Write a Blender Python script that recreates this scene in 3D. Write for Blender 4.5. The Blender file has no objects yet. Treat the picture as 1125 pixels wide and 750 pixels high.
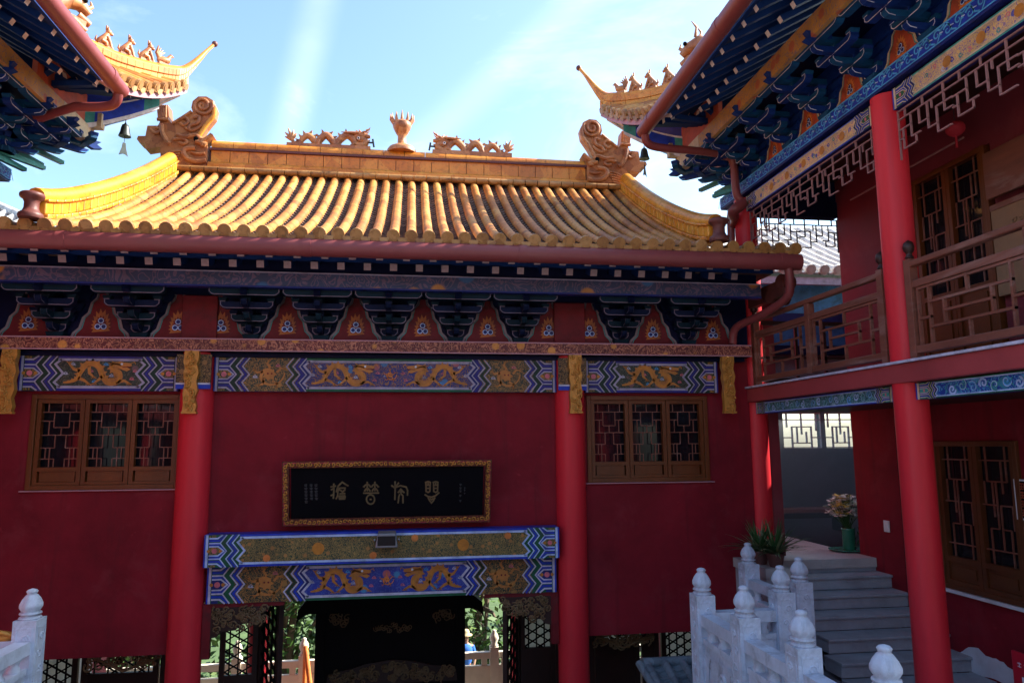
import bpy, bmesh, math, random
from mathutils import Vector, Matrix
R = random.Random(11)
EYE = 5.54          # height of the lens above the lower courtyard; all z below are relative to it
AX = -0.175         # symmetry axis of the courtyard
scene = bpy.context.scene
COL = scene.collection
rad = math.radians
V = Vector

# ------------------------------------------------------------------ camera model
F, YAW, PIT, ROL = 805.5, rad(8.04), rad(7.96), rad(-0.377)
_f = V((math.sin(YAW)*math.cos(PIT), math.cos(YAW)*math.cos(PIT), math.sin(PIT)))
_r = V((math.cos(YAW), -math.sin(YAW), 0)); _u = _r.cross(_f)
RX = _r*math.cos(ROL)+_u*math.sin(ROL); UP = -_r*math.sin(ROL)+_u*math.cos(ROL)
def ray(x, y): return RX*(x-562.5) - UP*(y-375) + _f*F
def atY(x, y, Y): d = ray(x, y); return d*(Y/d.y)

# ------------------------------------------------------------------ materials
MATS = {}
def nd(nt, t, **k):
    n = nt.nodes.new(t)
    for a, b in k.items():
        if a in n.inputs: n.inputs[a].default_value = b
        else: setattr(n, a, b)
    return n
def base_mat(name, rough, metal=0.0, spec=0.5):
    m = bpy.data.materials.new(name); m.use_nodes = True
    nt = m.node_tree; p = nt.nodes['Principled BSDF']
    p.inputs['Roughness'].default_value = rough; p.inputs['Metallic'].default_value = metal
    p.inputs['Specular IOR Level'].default_value = spec
    tc = nd(nt, 'ShaderNodeTexCoord')
    MATS[name] = m
    return m, nt, p, tc
def ramp(nt, stops, interp='LINEAR'):
    r = nd(nt, 'ShaderNodeValToRGB'); cr = r.color_ramp; cr.interpolation = interp
    while len(cr.elements) < len(stops): cr.elements.new(0.5)
    for e, (p, c) in zip(cr.elements, stops): e.position = p; e.color = (*c, 1)
    return r
def sc(c, k): return tuple(min(1, max(0, x*k)) for x in c)
PAINTS = 'blue blue_deep navy_blue sky_blue pale_blue lavender lavender_dim white_paint cream green green_dark teal gold_paint orange_paint pink_paint panel_red panel_orange bracket_edge steel_blue flame_dull'.split()
def M(name, col, rough=.6, var=.18, scale=2.5, bump=0.0, bscale=35, metal=0, spec=.4, stain=None, sstr=.35, stretch=(1, 1, 1), coat=0):
    if name in PAINTS: stain, sstr, var, scale, spec = (.045, .038, .035), .55, .30, 7, .25 # aged paint: dust and flaking
    m, nt, p, tc = base_mat(name, rough, metal, spec); L = nt.links.new
    mp = nd(nt, 'ShaderNodeMapping'); mp.inputs['Scale'].default_value = stretch; L(tc.outputs['Object'], mp.inputs['Vector'])
    n1 = nd(nt, 'ShaderNodeTexNoise', Scale=scale, Detail=6.0, Roughness=.65); L(mp.outputs[0], n1.inputs['Vector'])
    r1 = ramp(nt, [(.28, sc(col, 1-var)), (.5, col), (.74, sc(col, 1+var))]); L(n1.outputs['Fac'], r1.inputs[0])
    out = r1.outputs[0]
    if stain:
        n2 = nd(nt, 'ShaderNodeTexNoise', Scale=scale*.55, Detail=8.0, Roughness=.7, Distortion=.6); L(mp.outputs[0], n2.inputs['Vector'])
        r2 = ramp(nt, [(.52, (0, 0, 0)), (.72, (sstr,)*3)]); L(n2.outputs['Fac'], r2.inputs[0])
        mx = nd(nt, 'ShaderNodeMix', data_type='RGBA'); L(r2.outputs[0], mx.inputs[0]); L(out, mx.inputs[6]); mx.inputs[7].default_value = (*stain, 1)
        out = mx.outputs[2]
    L(out, p.inputs['Base Color'])
    rr = nd(nt, 'ShaderNodeMapRange'); rr.inputs[3].default_value = max(.05, rough-.12); rr.inputs[4].default_value = min(1, rough+.15)
    L(n1.outputs['Fac'], rr.inputs[0]); L(rr.outputs[0], p.inputs['Roughness'])
    if coat: p.inputs['Coat Weight'].default_value = coat; p.inputs['Coat Roughness'].default_value = .15
    if bump:
        n3 = nd(nt, 'ShaderNodeTexNoise', Scale=bscale, Detail=5.0); L(tc.outputs['Object'], n3.inputs['Vector'])
        b = nd(nt, 'ShaderNodeBump', Strength=min(1, bump), Distance=.012); L(n3.outputs['Fac'], b.inputs['Height']); L(b.outputs[0], p.inputs['Normal'])
    return m
def floral(name, ground, line, accent, scale=9, rough=.55, width=.16, bump=.4, accent2=None):
    """Dense scrollwork: bands of a warped noise read as curling tendrils, Voronoi discs as blossoms."""
    m, nt, p, tc = base_mat(name, rough); L = nt.links.new
    n1 = nd(nt, 'ShaderNodeTexNoise', Scale=scale, Detail=1.5, Distortion=1.6); L(tc.outputs['Object'], n1.inputs['Vector'])
    mu = nd(nt, 'ShaderNodeMath', operation='MULTIPLY'); L(n1.outputs['Fac'], mu.inputs[0]); mu.inputs[1].default_value = 5.5
    pp = nd(nt, 'ShaderNodeMath', operation='PINGPONG'); L(mu.outputs[0], pp.inputs[0]); pp.inputs[1].default_value = .5
    r1 = ramp(nt, [(width, (1, 1, 1)), (width+.09, (0, 0, 0))]); L(pp.outputs[0], r1.inputs[0])
    mx = nd(nt, 'ShaderNodeMix', data_type='RGBA'); L(r1.outputs[0], mx.inputs[0]); mx.inputs[6].default_value = (*ground, 1); mx.inputs[7].default_value = (*line, 1)
    vo = nd(nt, 'ShaderNodeTexVoronoi', Scale=scale*.42); L(tc.outputs['Object'], vo.inputs['Vector'])
    r2 = ramp(nt, [(.20, (1, 1, 1)), (.26, (0, 0, 0))]); L(vo.outputs['Distance'], r2.inputs[0])
    m2 = nd(nt, 'ShaderNodeMix', data_type='RGBA'); L(r2.outputs[0], m2.inputs[0]); L(mx.outputs[2], m2.inputs[6])
    if accent2:
        r3 = ramp(nt, [(.5, accent), (.52, accent2)], 'CONSTANT'); sx = nd(nt, 'ShaderNodeSeparateColor'); L(vo.outputs['Color'], sx.inputs[0]); L(sx.outputs[0], r3.inputs[0]); L(r3.outputs[0], m2.inputs[7])
    else: m2.inputs[7].default_value = (*accent, 1)
    n4 = nd(nt, 'ShaderNodeTexNoise', Scale=3.0, Detail=5.0); L(tc.outputs['Object'], n4.inputs['Vector'])
    r4 = ramp(nt, [(.3, (.62,)*3), (.7, (1.0,)*3)]); L(n4.outputs['Fac'], r4.inputs[0])
    m3 = nd(nt, 'ShaderNodeMix', data_type='RGBA', blend_type='MULTIPLY'); m3.inputs[0].default_value = 1; L(m2.outputs[2], m3.inputs[6]); L(r4.outputs[0], m3.inputs[7])
    L(m3.outputs[2], p.inputs['Base Color'])
    b = nd(nt, 'ShaderNodeBump', Strength=bump, Distance=.012); L(r1.outputs[0], b.inputs['Height']); L(b.outputs[0], p.inputs['Normal'])
    return m
def tiles_mat(name, c1, c2, c3, scale=4, rough=.32, bump=.15):
    m, nt, p, tc = base_mat(name, rough, spec=.5); L = nt.links.new
    vo = nd(nt, 'ShaderNodeTexVoronoi', Scale=scale); L(tc.outputs['Object'], vo.inputs['Vector'])
    sx = nd(nt, 'ShaderNodeSeparateColor'); L(vo.outputs['Color'], sx.inputs[0])
    n1 = nd(nt, 'ShaderNodeTexNoise', Scale=scale*2.2, Detail=7.0, Roughness=.7); L(tc.outputs['Object'], n1.inputs['Vector'])
    ad = nd(nt, 'ShaderNodeMath', operation='ADD'); L(sx.outputs[0], ad.inputs[0]); L(n1.outputs['Fac'], ad.inputs[1])
    dv = nd(nt, 'ShaderNodeMath', operation='MULTIPLY'); L(ad.outputs[0], dv.inputs[0]); dv.inputs[1].default_value = .5
    r1 = ramp(nt, [(.2, c1), (.5, c2), (.85, c3)]); L(dv.outputs[0], r1.inputs[0])
    n2 = nd(nt, 'ShaderNodeTexNoise', Scale=14.0, Detail=8.0, Roughness=.75); L(tc.outputs['Object'], n2.inputs['Vector'])
    r2 = ramp(nt, [(.36, (.35, .26, .18)), (.5, (1, 1, 1))]); L(n2.outputs['Fac'], r2.inputs[0])
    mx = nd(nt, 'ShaderNodeMix', data_type='RGBA', blend_type='MULTIPLY'); mx.inputs[0].default_value = .55; L(r1.outputs[0], mx.inputs[6]); L(r2.outputs[0], mx.inputs[7])
    L(mx.outputs[2], p.inputs['Base Color'])
    b = nd(nt, 'ShaderNodeBump', Strength=bump, Distance=.01); L(n2.outputs['Fac'], b.inputs['Height']); L(b.outputs[0], p.inputs['Normal'])
    rr = nd(nt, 'ShaderNodeMapRange'); rr.inputs[3].default_value = rough+.25; rr.inputs[4].default_value = rough; L(n2.outputs['Fac'], rr.inputs[0]); L(rr.outputs[0], p.inputs['Roughness'])
    return m

def wall_mat(name, col, patch, drip):
    m, nt, p, tc = base_mat(name, .72, spec=.22); L = nt.links.new
    def noise(scale, st, det=7.0, dis=.3):
        mp = nd(nt, 'ShaderNodeMapping'); mp.inputs['Scale'].default_value = st; L(tc.outputs['Object'], mp.inputs[0])
        n = nd(nt, 'ShaderNodeTexNoise', Scale=scale, Detail=det, Roughness=.68, Distortion=dis); L(mp.outputs[0], n.inputs['Vector']); return n.outputs['Fac']
    r1 = ramp(nt, [(.30, sc(col, .68)), (.5, col), (.72, sc(col, 1.30))]); L(noise(.9, (1, 1, 1)), r1.inputs[0]); out = r1.outputs[0]
    for (scale, st, lo, hi, amt, c2) in ((1.7, (1, 1, 1), .54, .64, .40, patch), (3.2, (1.6, 1.6, .10), .54, .70, .65, drip), (.7, (1, 1, .8), .56, .72, .45, patch), (7, (1, 1, 1), .66, .72, .30, sc(patch, 1.8))):
        r2 = ramp(nt, [(lo, (0, 0, 0)), (hi, (amt,)*3)]); L(noise(scale, st), r2.inputs[0])
        mx = nd(nt, 'ShaderNodeMix', data_type='RGBA'); L(r2.outputs[0], mx.inputs[0]); L(out, mx.inputs[6]); mx.inputs[7].default_value = (*c2, 1); out = mx.outputs[2]
    L(out, p.inputs['Base Color'])
    b = nd(nt, 'ShaderNodeBump', Strength=.25, Distance=.01); L(noise(14, (1, 1, 1)), b.inputs['Height']); L(b.outputs[0], p.inputs['Normal'])
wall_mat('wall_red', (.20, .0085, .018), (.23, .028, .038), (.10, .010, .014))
M('wall_maroon', (.17, .02, .03), .7, .25, 1.3, .12, 25, stain=(.28, .10, .10), sstr=.35)
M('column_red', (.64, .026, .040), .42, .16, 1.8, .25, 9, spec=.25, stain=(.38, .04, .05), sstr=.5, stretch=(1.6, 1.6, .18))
M('fascia_red', (.34, .05, .055), .5, .14, 2, .1, 25, stain=(.2, .04, .04))
M('gutter_red', (.21, .046, .048), .42, .14, 2.0, .05, 20, stain=(.22, .07, .06), sstr=.5)
M('pink_trim', (.45, .22, .26), .6, .15, 4, .1)
tiles_mat('tile_yellow', (.30, .088, .007), (.46, .160, .016), (.60, .30, .065), 3.0, .42, .05)
tiles_mat('tile_pan', (.06, .026, .016), (.12, .058, .036), (.20, .11, .07), 7, .6)
tiles_mat('tile_ridge', (.46, .14, .012), (.64, .22, .018), (.72, .32, .05), 3.2, .25)
tiles_mat('tile_ridge_yellow', (.54, .20, .012), (.66, .27, .018), (.72, .38, .05), 3.2, .25)
tiles_mat('tile_ornament', (.26, .085, .03), (.42, .16, .055), (.52, .24, .09), 5, .34, .4)
tiles_mat('tile_end', (.24, .10, .025), (.36, .17, .04), (.46, .25, .09), 5, .4)
tiles_mat('tile_grey', (.40, .38, .36), (.55, .52, .50), (.66, .63, .60), 3, .55)
tiles_mat('tile_blue', (.08, .11, .14), (.13, .18, .22), (.2, .26, .30), 5, .5)
M('tile_dark', (.12, .035, .03), .5, .2, 5, .2)
M('navy', (.004, .007, .035), .45, .3, 3, spec=.12)
M('blue', (.015, .045, .42), .4, .15, 4)
M('blue_deep', (.012, .022, .16), .45, .25, 4)
M('sky_blue', (.08, .36, .72), .45, .18, 6)
M('pale_blue', (.42, .55, .85), .5, .12, 6)
M('lavender', (.50, .50, .64), .55, .14, 6)
M('white_paint', (.68, .68, .74), .5, .1, 6)
M('cream', (.55, .47, .33), .55, .16, 5)
M('green', (.012, .10, .05), .45, .2, 5)
M('green_dark', (.012, .035, .022), .5, .2, 5)
M('teal', (.05, .28, .27), .45, .2, 5)
M('gold_paint', (.50, .20, .03), .42, .22, 9, .1, 60)
M('gold_carved', (.52, .24, .045), .38, .3, 10, .5, 50, metal=.25)
M('gold_dull', (.30, .19, .06), .45, .3, 9, .3, 50, metal=.2)
M('letter_grey', (.05, .05, .055), .6)
M('gilt_letter', (.13, .09, .04), .5, .3, 9)
M('gilt_faded', (.16, .10, .045), .5, .3, 9, metal=.1)
M('orange_paint', (.62, .20, .05), .5, .15, 7)
M('dragon_gold', (.44, .17, .035), .5, .3, 7)
M('flame_dull', (.42, .13, .035), .55)  # duller orange for the main hall's flame panels
M('pink_paint', (.62, .16, .20), .5, .15, 7)
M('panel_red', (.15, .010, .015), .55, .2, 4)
M('panel_orange', (.42, .08, .04), .55, .15, 4)
M('bracket_shade', (.004, .009, .035), .6, .3, 5, spec=.12)  # this and bracket_dusk: main hall brackets, colour darkened to carry the eave shade
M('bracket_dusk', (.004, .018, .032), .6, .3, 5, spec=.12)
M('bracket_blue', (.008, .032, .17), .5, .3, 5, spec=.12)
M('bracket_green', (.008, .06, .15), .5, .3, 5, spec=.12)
M('panel_edge', (.24, .19, .21), .6, .3, 7)
M('bracket_edge', (.17, .13, .18), .6, .2, 7)
M('rafter_end', (.84, .68, .58), .6, .25, 6)
M('rafter_end_shaded', (.34, .24, .25), .6, .3, 6)  # darker rafter ends for the main hall, eave shade put into the colour
M('soffit_blue', (.007, .028, .12), .55, .3, 3, stretch=(1, 1, 1), spec=.12)
M('wood_orange', (.13, .034, .006), .42, .28, 3, .15, 30, stretch=(1.5, 1.5, .3))
M('wood_brown', (.185, .062, .040), .5, .28, 4, .15, 30, stretch=(2, .4, 2), stain=(.36, .26, .23), sstr=.5)
M('wood_tan', (.27, .15, .08), .55, .2, 3, .15, 30)
M('wood_dark', (.030, .012, .010), .45, .3, 4, .1)
M('wood_black', (.006, .005, .006), .6, .3, 4, spec=.1)
M('lacquer_black', (.003, .003, .005), .6, .2, 3, spec=.08)
M('lattice_pink', (.30, .15, .15), .55, .15, 6)
M('stone_white', (.54, .61, .73), .6, .22, 5, .4, 45, stain=(.20, .22, .27), sstr=.85)
M('stone_pale', (.62, .56, .47), .7, .12, 3, .25, 40)
M('stone_step', (.34, .355, .40), .75, .22, 3, .3, 45, stain=(.10, .10, .11))
M('stone_floor', (.44, .42, .42), .7, .2, 2, .2, 40, stain=(.17, .165, .17))
M('plaster_grey', (.13, .14, .16), .8, .35, 1.2, .15, 20, stain=(.05, .05, .06), sstr=.7)
M('plaster_white', (.60, .62, .68), .7, .15, 5, .3, 40)
M('earth', (.16, .13, .09), .95, .3, .3, .3, 8)
M('foliage_a', (.055, .12, .022), .55, .4, 1.5)
M('foliage_b', (.10, .17, .035), .55, .4, 1.5)
M('foliage_c', (.03, .075, .02), .55, .4, 1.5)
M('bark', (.14, .10, .07), .9, .3, 6, .5, 20)
M('leaf_green', (.035, .10, .03), .4, .4, 8)
M('leaf_pale', (.16, .20, .10), .45, .3, 8)
M('petal_white', (.88, .90, .86), .6, .12, 8)
M('petal_yellow', (.80, .70, .15), .6, .15, 8)
M('petal_pink', (.70, .55, .55), .6, .15, 8)
M('vase_green', (.02, .17, .10), .18, .15, 4, spec=.6)
M('pot_clay', (.12, .055, .05), .6, .2, 5)
M('bronze', (.05, .06, .06), .45, .3, 8, metal=.6)
M('wire', (.03, .03, .035), .5)
M('metal_grey', (.22, .23, .25), .4, .1, 5, metal=.3)
M('plastic_white', (.72, .72, .72), .4, .05)
M('sign_red', (.45, .012, .03), .35, .08)
M('cloth_red', (.35, .015, .03), .75, .2, 4)
M('cloth_blue', (.03, .14, .52), .8, .15, 4)
M('cloth_dark', (.04, .045, .06), .8, .2, 4)
M('straw', (.55, .44, .26), .8, .15, 20)
M('skin', (.42, .24, .16), .5, .06, 8)
M('hair', (.015, .012, .01), .6)
floral('carved_floral', (.16, .022, .025), (.58, .22, .13), (.80, .34, .07), 10, .5, .18, .8)
floral('floral_dim', (.012, .028, .016), (.10, .10, .07), (.20, .10, .10), 13, .5, .12, .2)
floral('floral_gold', (.015, .045, .02), (.34, .22, .06), (.42, .20, .05), 22, .5, .2, .2)
floral('floral_yellow', (.86, .56, .20), (.26, .14, .40), (.88, .62, .24), 20, .5, .10, .2, (.10, .10, .42))
floral('floral_dragon', (.010, .030, .016), (.36, .17, .035), (.40, .2, .04), 15, .5, .17, .2)
floral('floral_blue', (.018, .022, .17), (.30, .13, .06), (.06, .20, .45), 11, .5, .10, .2, (.45, .12, .14))
floral('floral_blue_bright', (.015, .035, .34), (.06, .10, .42), (.05, .25, .5), 11, .5, .10, .2, (.5, .12, .16))
floral('floral_teal', (.015, .09, .13), (.22, .48, .52), (.35, .55, .60), 12, .5, .15, .2)
floral('floral_skyblue', (.010, .06, .42), (.10, .42, .72), (.05, .30, .5), 10, .5, .14, .2)
floral('purlin_main', (.03, .05, .13), (.13, .09, .16), (.52, .22, .05), 5, .55, .12, .1, (.03, .14, .34))
floral('purlin_gold', (.56, .30, .07), (.30, .20, .22), (.50, .14, .07), 9, .55, .07, .1)
floral('frame_gilt', (.11, .012, .016), (.30, .10, .04), (.28, .06, .04), 26, .4, .2, .9)
floral('carved_gilt', (.02, .012, .008), (.34, .19, .06), (.40, .20, .06), 16, .4, .2, 1.0)
M('steel_blue', (.03, .12, .28), .5, .2, 4)
M('wood_deep', (.10, .030, .009), .45, .28, 3, .15, 30)
M('grass_green', (.06, .10, .03), .9, .4, 2, .3, 10)
M('navy_blue', (.025, .022, .20), .45, .2, 4)
M('lavender_dim', (.34, .31, .42), .55, .15, 6)
M('stone_line', (.40, .41, .46), .7, .15, 5)
M('lattice_white', (.62, .62, .64), .6, .1, 5)
def glass_mat():
    m, nt, p, tc = base_mat('glass_dark', .06, spec=.3)
    n = nd(nt, 'ShaderNodeTexNoise', Scale=1.2, Detail=2.0); nt.links.new(tc.outputs['Object'], n.inputs['Vector'])
    b = nd(nt, 'ShaderNodeBump', Strength=.12, Distance=.03); nt.links.new(n.outputs['Fac'], b.inputs['Height']); nt.links.new(b.outputs[0], p.inputs['Normal'])
    p.inputs['Base Color'].default_value = (.012, .010, .014, 1)
glass_mat()
def paper_mat():
    m = bpy.data.materials.new('window_paper'); m.use_nodes = True; nt = m.node_tree; p = nt.nodes['Principled BSDF']
    t = nd(nt, 'ShaderNodeBsdfTranslucent'); t.inputs[0].default_value = (.85, .84, .80, 1)
    mx = nd(nt, 'ShaderNodeMixShader'); mx.inputs[0].default_value = .75
    p.inputs['Base Color'].default_value = (.75, .74, .70, 1); p.inputs['Roughness'].default_value = .7
    nt.links.new(p.outputs[0], mx.inputs[1]); nt.links.new(t.outputs[0], mx.inputs[2]); nt.links.new(mx.outputs[0], nt.nodes['Material Output'].inputs[0])
    MATS['window_paper'] = m
paper_mat()
def paving_mat():
    m, nt, p, tc = base_mat('paving', .75); L = nt.links.new
    br = nd(nt, 'ShaderNodeTexBrick', Scale=1.0); br.inputs['Color1'].default_value = (.42, .38, .33, 1); br.inputs['Color2'].default_value = (.34, .31, .28, 1); br.inputs['Mortar'].default_value = (.18, .17, .15, 1)
    br.inputs['Brick Width'].default_value = .8; br.inputs['Row Height'].default_value = .4; br.inputs['Mortar Size'].default_value = .012
    L(tc.outputs['Object'], br.inputs['Vector']); L(br.outputs[0], p.inputs['Base Color'])
paving_mat()

# ------------------------------------------------------------------ mesh builder
def pm(Y): return lambda u, v, l=0: (u, Y-.0025*l, v)            # facade plane facing the camera (-Y)
def pr(X): return lambda u, v, l=0: (X-.0025*l, u, v)            # facade plane facing the courtyard (-X)
class MB:
    def __init__(s): s.v = []; s.f = []; s.m = []; s.sm = []
    def add(s, vs, fs, mat, smooth=False):
        o = len(s.v); s.v += [tuple(x) for x in vs]
        for f in fs: s.f.append([i+o for i in f]); s.m.append(mat); s.sm.append(smooth)
        return s
    def box(s, x0, x1, y0, y1, z0, z1, mat):
        vs = [(x, y, z) for z in (z0, z1) for y in (y0, y1) for x in (x0, x1)]
        return s.add(vs, [(0, 2, 3, 1), (4, 5, 7, 6), (0, 1, 5, 4), (2, 6, 7, 3), (0, 4, 6, 2), (1, 3, 7, 5)], mat)
    def hexa(s, p, mat): # 8 corners bottom 4 then top 4 (ring order)
        return s.add(p, [(3, 2, 1, 0), (4, 5, 6, 7), (0, 1, 5, 4), (1, 2, 6, 5), (2, 3, 7, 6), (3, 0, 4, 7)], mat)
    def bar(s, p, q, w, h, mat, up=(0, 0, 1), w2=None, h2=None, cap=None):
        p, q = V(p), V(q); d = (q-p).normalized(); up = V(up)
        a = d.cross(up)
        if a.length < 1e-4: a = d.cross(V((1, 0, 0)))
        a.normalize(); b = a.cross(d)
        w2 = w if w2 is None else w2; h2 = h if h2 is None else h2
        c = [p-a*w/2-b*h/2, p+a*w/2-b*h/2, p+a*w/2+b*h/2, p-a*w/2+b*h/2]
        e = [q-a*w2/2-b*h2/2, q+a*w2/2-b*h2/2, q+a*w2/2+b*h2/2, q-a*w2/2+b*h2/2]
        s.add(c+e, [(4, 5, 6, 7), (0, 1, 5, 4), (1, 2, 6, 5), (2, 3, 7, 6), (3, 0, 4, 7)], mat)
        s.add(c, [(3, 2, 1, 0)], cap or mat)
        return s
    def tube(s, pts, r, mat, n=10, caps=True, smooth=True, sx=1.0):
        pts = [V(p) for p in pts]; N = len(pts)
        rs = r if isinstance(r, (list, tuple)) else [r]*N
        vs = []; a = None
        for i, p in enumerate(pts):
            d = (pts[min(i+1, N-1)]-pts[max(i-1, 0)]).normalized()
            if a is None:
                a = d.cross(V((0, 0, 1)))
                if a.length < 1e-3: a = d.cross(V((0, 1, 0)))
            a = (a-d*a.dot(d)).normalized(); b = d.cross(a)
            for k in range(n):
                t = 2*math.pi*k/n; vs.append(p+(a*math.cos(t)*sx+b*math.sin(t))*rs[i])
        fs = [(i*n+k, i*n+(k+1) % n, (i+1)*n+(k+1) % n, (i+1)*n+k) for i in range(N-1) for k in range(n)]
        s.add(vs, fs, mat, smooth)
        if caps: s.add(vs[:n], [tuple(range(n))[::-1]], mat); s.add(vs[-n:], [tuple(range(n))], mat)
        return s
    def lathe(s, prof, c, mat, n=20, flute=0, fn=8, fr=None, smooth=True):
        vs = []
        for (r, z) in prof:
            for k in range(n):
                t = 2*math.pi*k/n
                q = r*(1+flute*(abs(math.cos(t*fn/2))-.6)) if (fr and fr[0] <= z <= fr[1]) else r
                vs.append((c[0]+q*math.cos(t), c[1]+q*math.sin(t), c[2]+z))
        N = len(prof)
        s.add(vs, [(i*n+k, i*n+(k+1) % n, (i+1)*n+(k+1) % n, (i+1)*n+k) for i in range(N-1) for k in range(n)], mat, smooth)
        s.add(vs[:n], [tuple(range(n))[::-1]], mat); s.add(vs[-n:], [tuple(range(n))], mat)
        return s
    def sphere(s, c, r, mat, nu=10, nv=7):
        if not isinstance(r, (tuple, list)): r = (r, r, r)
        vs = [(c[0], c[1], c[2]-r[2])]
        for j in range(1, nv):
            p = -math.pi/2+math.pi*j/nv
            for k in range(nu):
                t = 2*math.pi*k/nu; vs.append((c[0]+r[0]*math.cos(p)*math.cos(t), c[1]+r[1]*math.cos(p)*math.sin(t), c[2]+r[2]*math.sin(p)))
        vs.append((c[0], c[1], c[2]+r[2])); e = len(vs)-1
        fs = [(0, 1+(k+1) % nu, 1+k) for k in range(nu)]
        for j in range(nv-2):
            for k in range(nu): fs.append((1+j*nu+k, 1+j*nu+(k+1) % nu, 1+(j+1)*nu+(k+1) % nu, 1+(j+1)*nu+k))
        fs += [(1+(nv-2)*nu+k, 1+(nv-2)*nu+(k+1) % nu, e) for k in range(nu)]
        return s.add(vs, fs, mat, True)
    def prism(s, poly, f3, w0, w1, mat, side=None):
        """poly in (u, v); f3(u, v, w) -> xyz; solid between w0 and w1"""
        n = len(poly)
        vs = [f3(u, v, w0) for u, v in poly]+[f3(u, v, w1) for u, v in poly]
        s.add(vs[:n], [tuple(range(n))[::-1]], mat); s.add(vs[n:], [tuple(range(n))], mat)
        s.add(vs, [(i, (i+1) % n, n+(i+1) % n, n+i) for i in range(n)], side or mat)
        return s
    def poly(s, mp, pts, mat, l=1): return s.add([mp(u, v, l) for u, v in pts], [tuple(range(len(pts)))], mat)
    def rect(s, mp, u0, u1, v0, v1, mat, l=1): return s.poly(mp, [(u0, v0), (u1, v0), (u1, v1), (u0, v1)], mat, l)
    def disc(s, mp, u, v, r, mat, l=1, n=14, ry=None):
        ry = ry or r; return s.poly(mp, [(u+r*math.cos(2*math.pi*k/n), v+ry*math.sin(2*math.pi*k/n)) for k in range(n)], mat, l)
    def ribbon(s, mp, pts, w, mat, l=1, closed=False):
        P = [V((a[0], a[1])) for a in pts]; N = len(P)
        ws = w if isinstance(w, (list, tuple)) else [w]*N
        vs = []
        for i in range(N):
            if closed: a, b = P[(i-1) % N], P[(i+1) % N]
            else: a, b = P[max(i-1, 0)], P[min(i+1, N-1)]
            d1 = (P[i]-a) if (P[i]-a).length > 1e-9 else (b-P[i]); d2 = (b-P[i]) if (b-P[i]).length > 1e-9 else d1
            d1 = d1.normalized(); d2 = d2.normalized(); t = d1+d2
            t = t.normalized() if t.length > .2 else d1
            nrm = V((-t.y, t.x)); k = ws[i]/2/max(.5, abs(nrm.dot(V((-d1.y, d1.x)))))
            vs += [mp(*(P[i]+nrm*k), l), mp(*(P[i]-nrm*k), l)]
        M_ = N if closed else N-1
        return s.add(vs, [(2*i, 2*i+1, 2*((i+1) % N)+1, 2*((i+1) % N)) for i in range(M_)], mat)
    def fret(s, f3, segs, w, d, mat):
        """bars of a lattice: segs in (u, v); f3(u, v, w) -> xyz; square bars w wide, d deep"""
        for (a, b) in segs:
            du, dv = b[0]-a[0], b[1]-a[1]; L = math.hypot(du, dv) or 1; du, dv = du/L*w/2, dv/L*w/2
            q = [(a[0]-du-dv, a[1]-dv+du), (a[0]-du+dv, a[1]-dv-du), (b[0]+du+dv, b[1]+dv-du), (b[0]+du-dv, b[1]+dv+du)]
            e = R.uniform(0, .0015)
            s.prism(q, f3, -d/2-e, d/2+e, mat)
        return s
    def build(s, name, parent=None, origin=(0, 0, 0), bevel=0, kind=None):
        if parent is not None: origin = parent['_o']
        o = V(origin)
        me = bpy.data.meshes.new(name)
        me.from_pydata([tuple(V(p)-o) for p in s.v], [], s.f)
        names = []
        for k in s.m:
            if k not in names: names.append(k)
        for k in names: me.materials.append(MATS[k])
        ix = {k: i for i, k in enumerate(names)}
        me.polygons.foreach_set('material_index', [ix[k] for k in s.m]); me.polygons.foreach_set('use_smooth', s.sm)
        me.update()
        ob = bpy.data.objects.new(name, me); COL.objects.link(ob)
        if parent is not None: ob.parent = parent
        else: ob.location = (o.x, o.y, o.z+EYE)
        ob['_o'] = tuple(o)
        if bevel:
            b = ob.modifiers.new('bevel', 'BEVEL'); b.width = bevel; b.segments = 2; b.limit_method = 'ANGLE'; b.angle_limit = rad(40)
        if kind: ob['kind'] = kind
        return ob
def tag(o, label, cat, group=None):
    o['label'] = label; o['category'] = cat
    if group: o['group'] = group
    return o
def thing(name, label, cat, loc, group=None):
    o = bpy.data.objects.new(name, None); COL.objects.link(o); o.location = (loc[0], loc[1], loc[2]+EYE); o['_o'] = tuple(loc); o.empty_display_size = .2
    return tag(o, label, cat, group)
def kids(o): return [c for c in COL.objects if c.parent == o]
def copy_part(o, parent, dloc=(0, 0, 0)):
    c = o.copy(); COL.objects.link(c); c.parent = parent; c.location = o.location+V(dloc)
    for k in kids(o):
        d = k.copy(); COL.objects.link(d); d.parent = c
    return c
_mir = {}
def mir_mesh(me):
    if me.name not in _mir:
        m = me.copy()
        for v in m.vertices: v.co.x = -v.co.x
        m.flip_normals(); m.update(); _mir[me.name] = m
    return _mir[me.name]
def mirror_tree(o, skip=(), parent=None):
    c = o.copy(); COL.objects.link(c)
    if o.data: c.data = mir_mesh(o.data)
    if parent is None: c.location.x = 2*AX-o.location.x
    else: c.parent = parent; c.location.x = -o.location.x
    for k in kids(o):
        if k.name.split('.')[0] not in skip: mirror_tree(k, skip, c)
    return c
def smooth_path(pts, n=6):
    P = [V(p) for p in pts]; out = []
    for i in range(len(P)-1):
        a, b, c, d = P[max(i-1, 0)], P[i], P[i+1], P[min(i+2, len(P)-1)]
        for k in range(n):
            t = k/n; out.append(.5*((2*b)+(c-a)*t+(2*a-5*b+4*c-d)*t*t+(3*b-a-3*c+d)*t**3))
    out.append(P[-1]); return out
def spiral(cu, cv, r, turns=1.4, a0=0, n=16, sgn=1):
    return [(cu+r*(1-i/n*.85)*math.cos(a0+sgn*turns*2*math.pi*i/n), cv+r*(1-i/n*.85)*math.sin(a0+sgn*turns*2*math.pi*i/n)) for i in range(n+1)]

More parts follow.
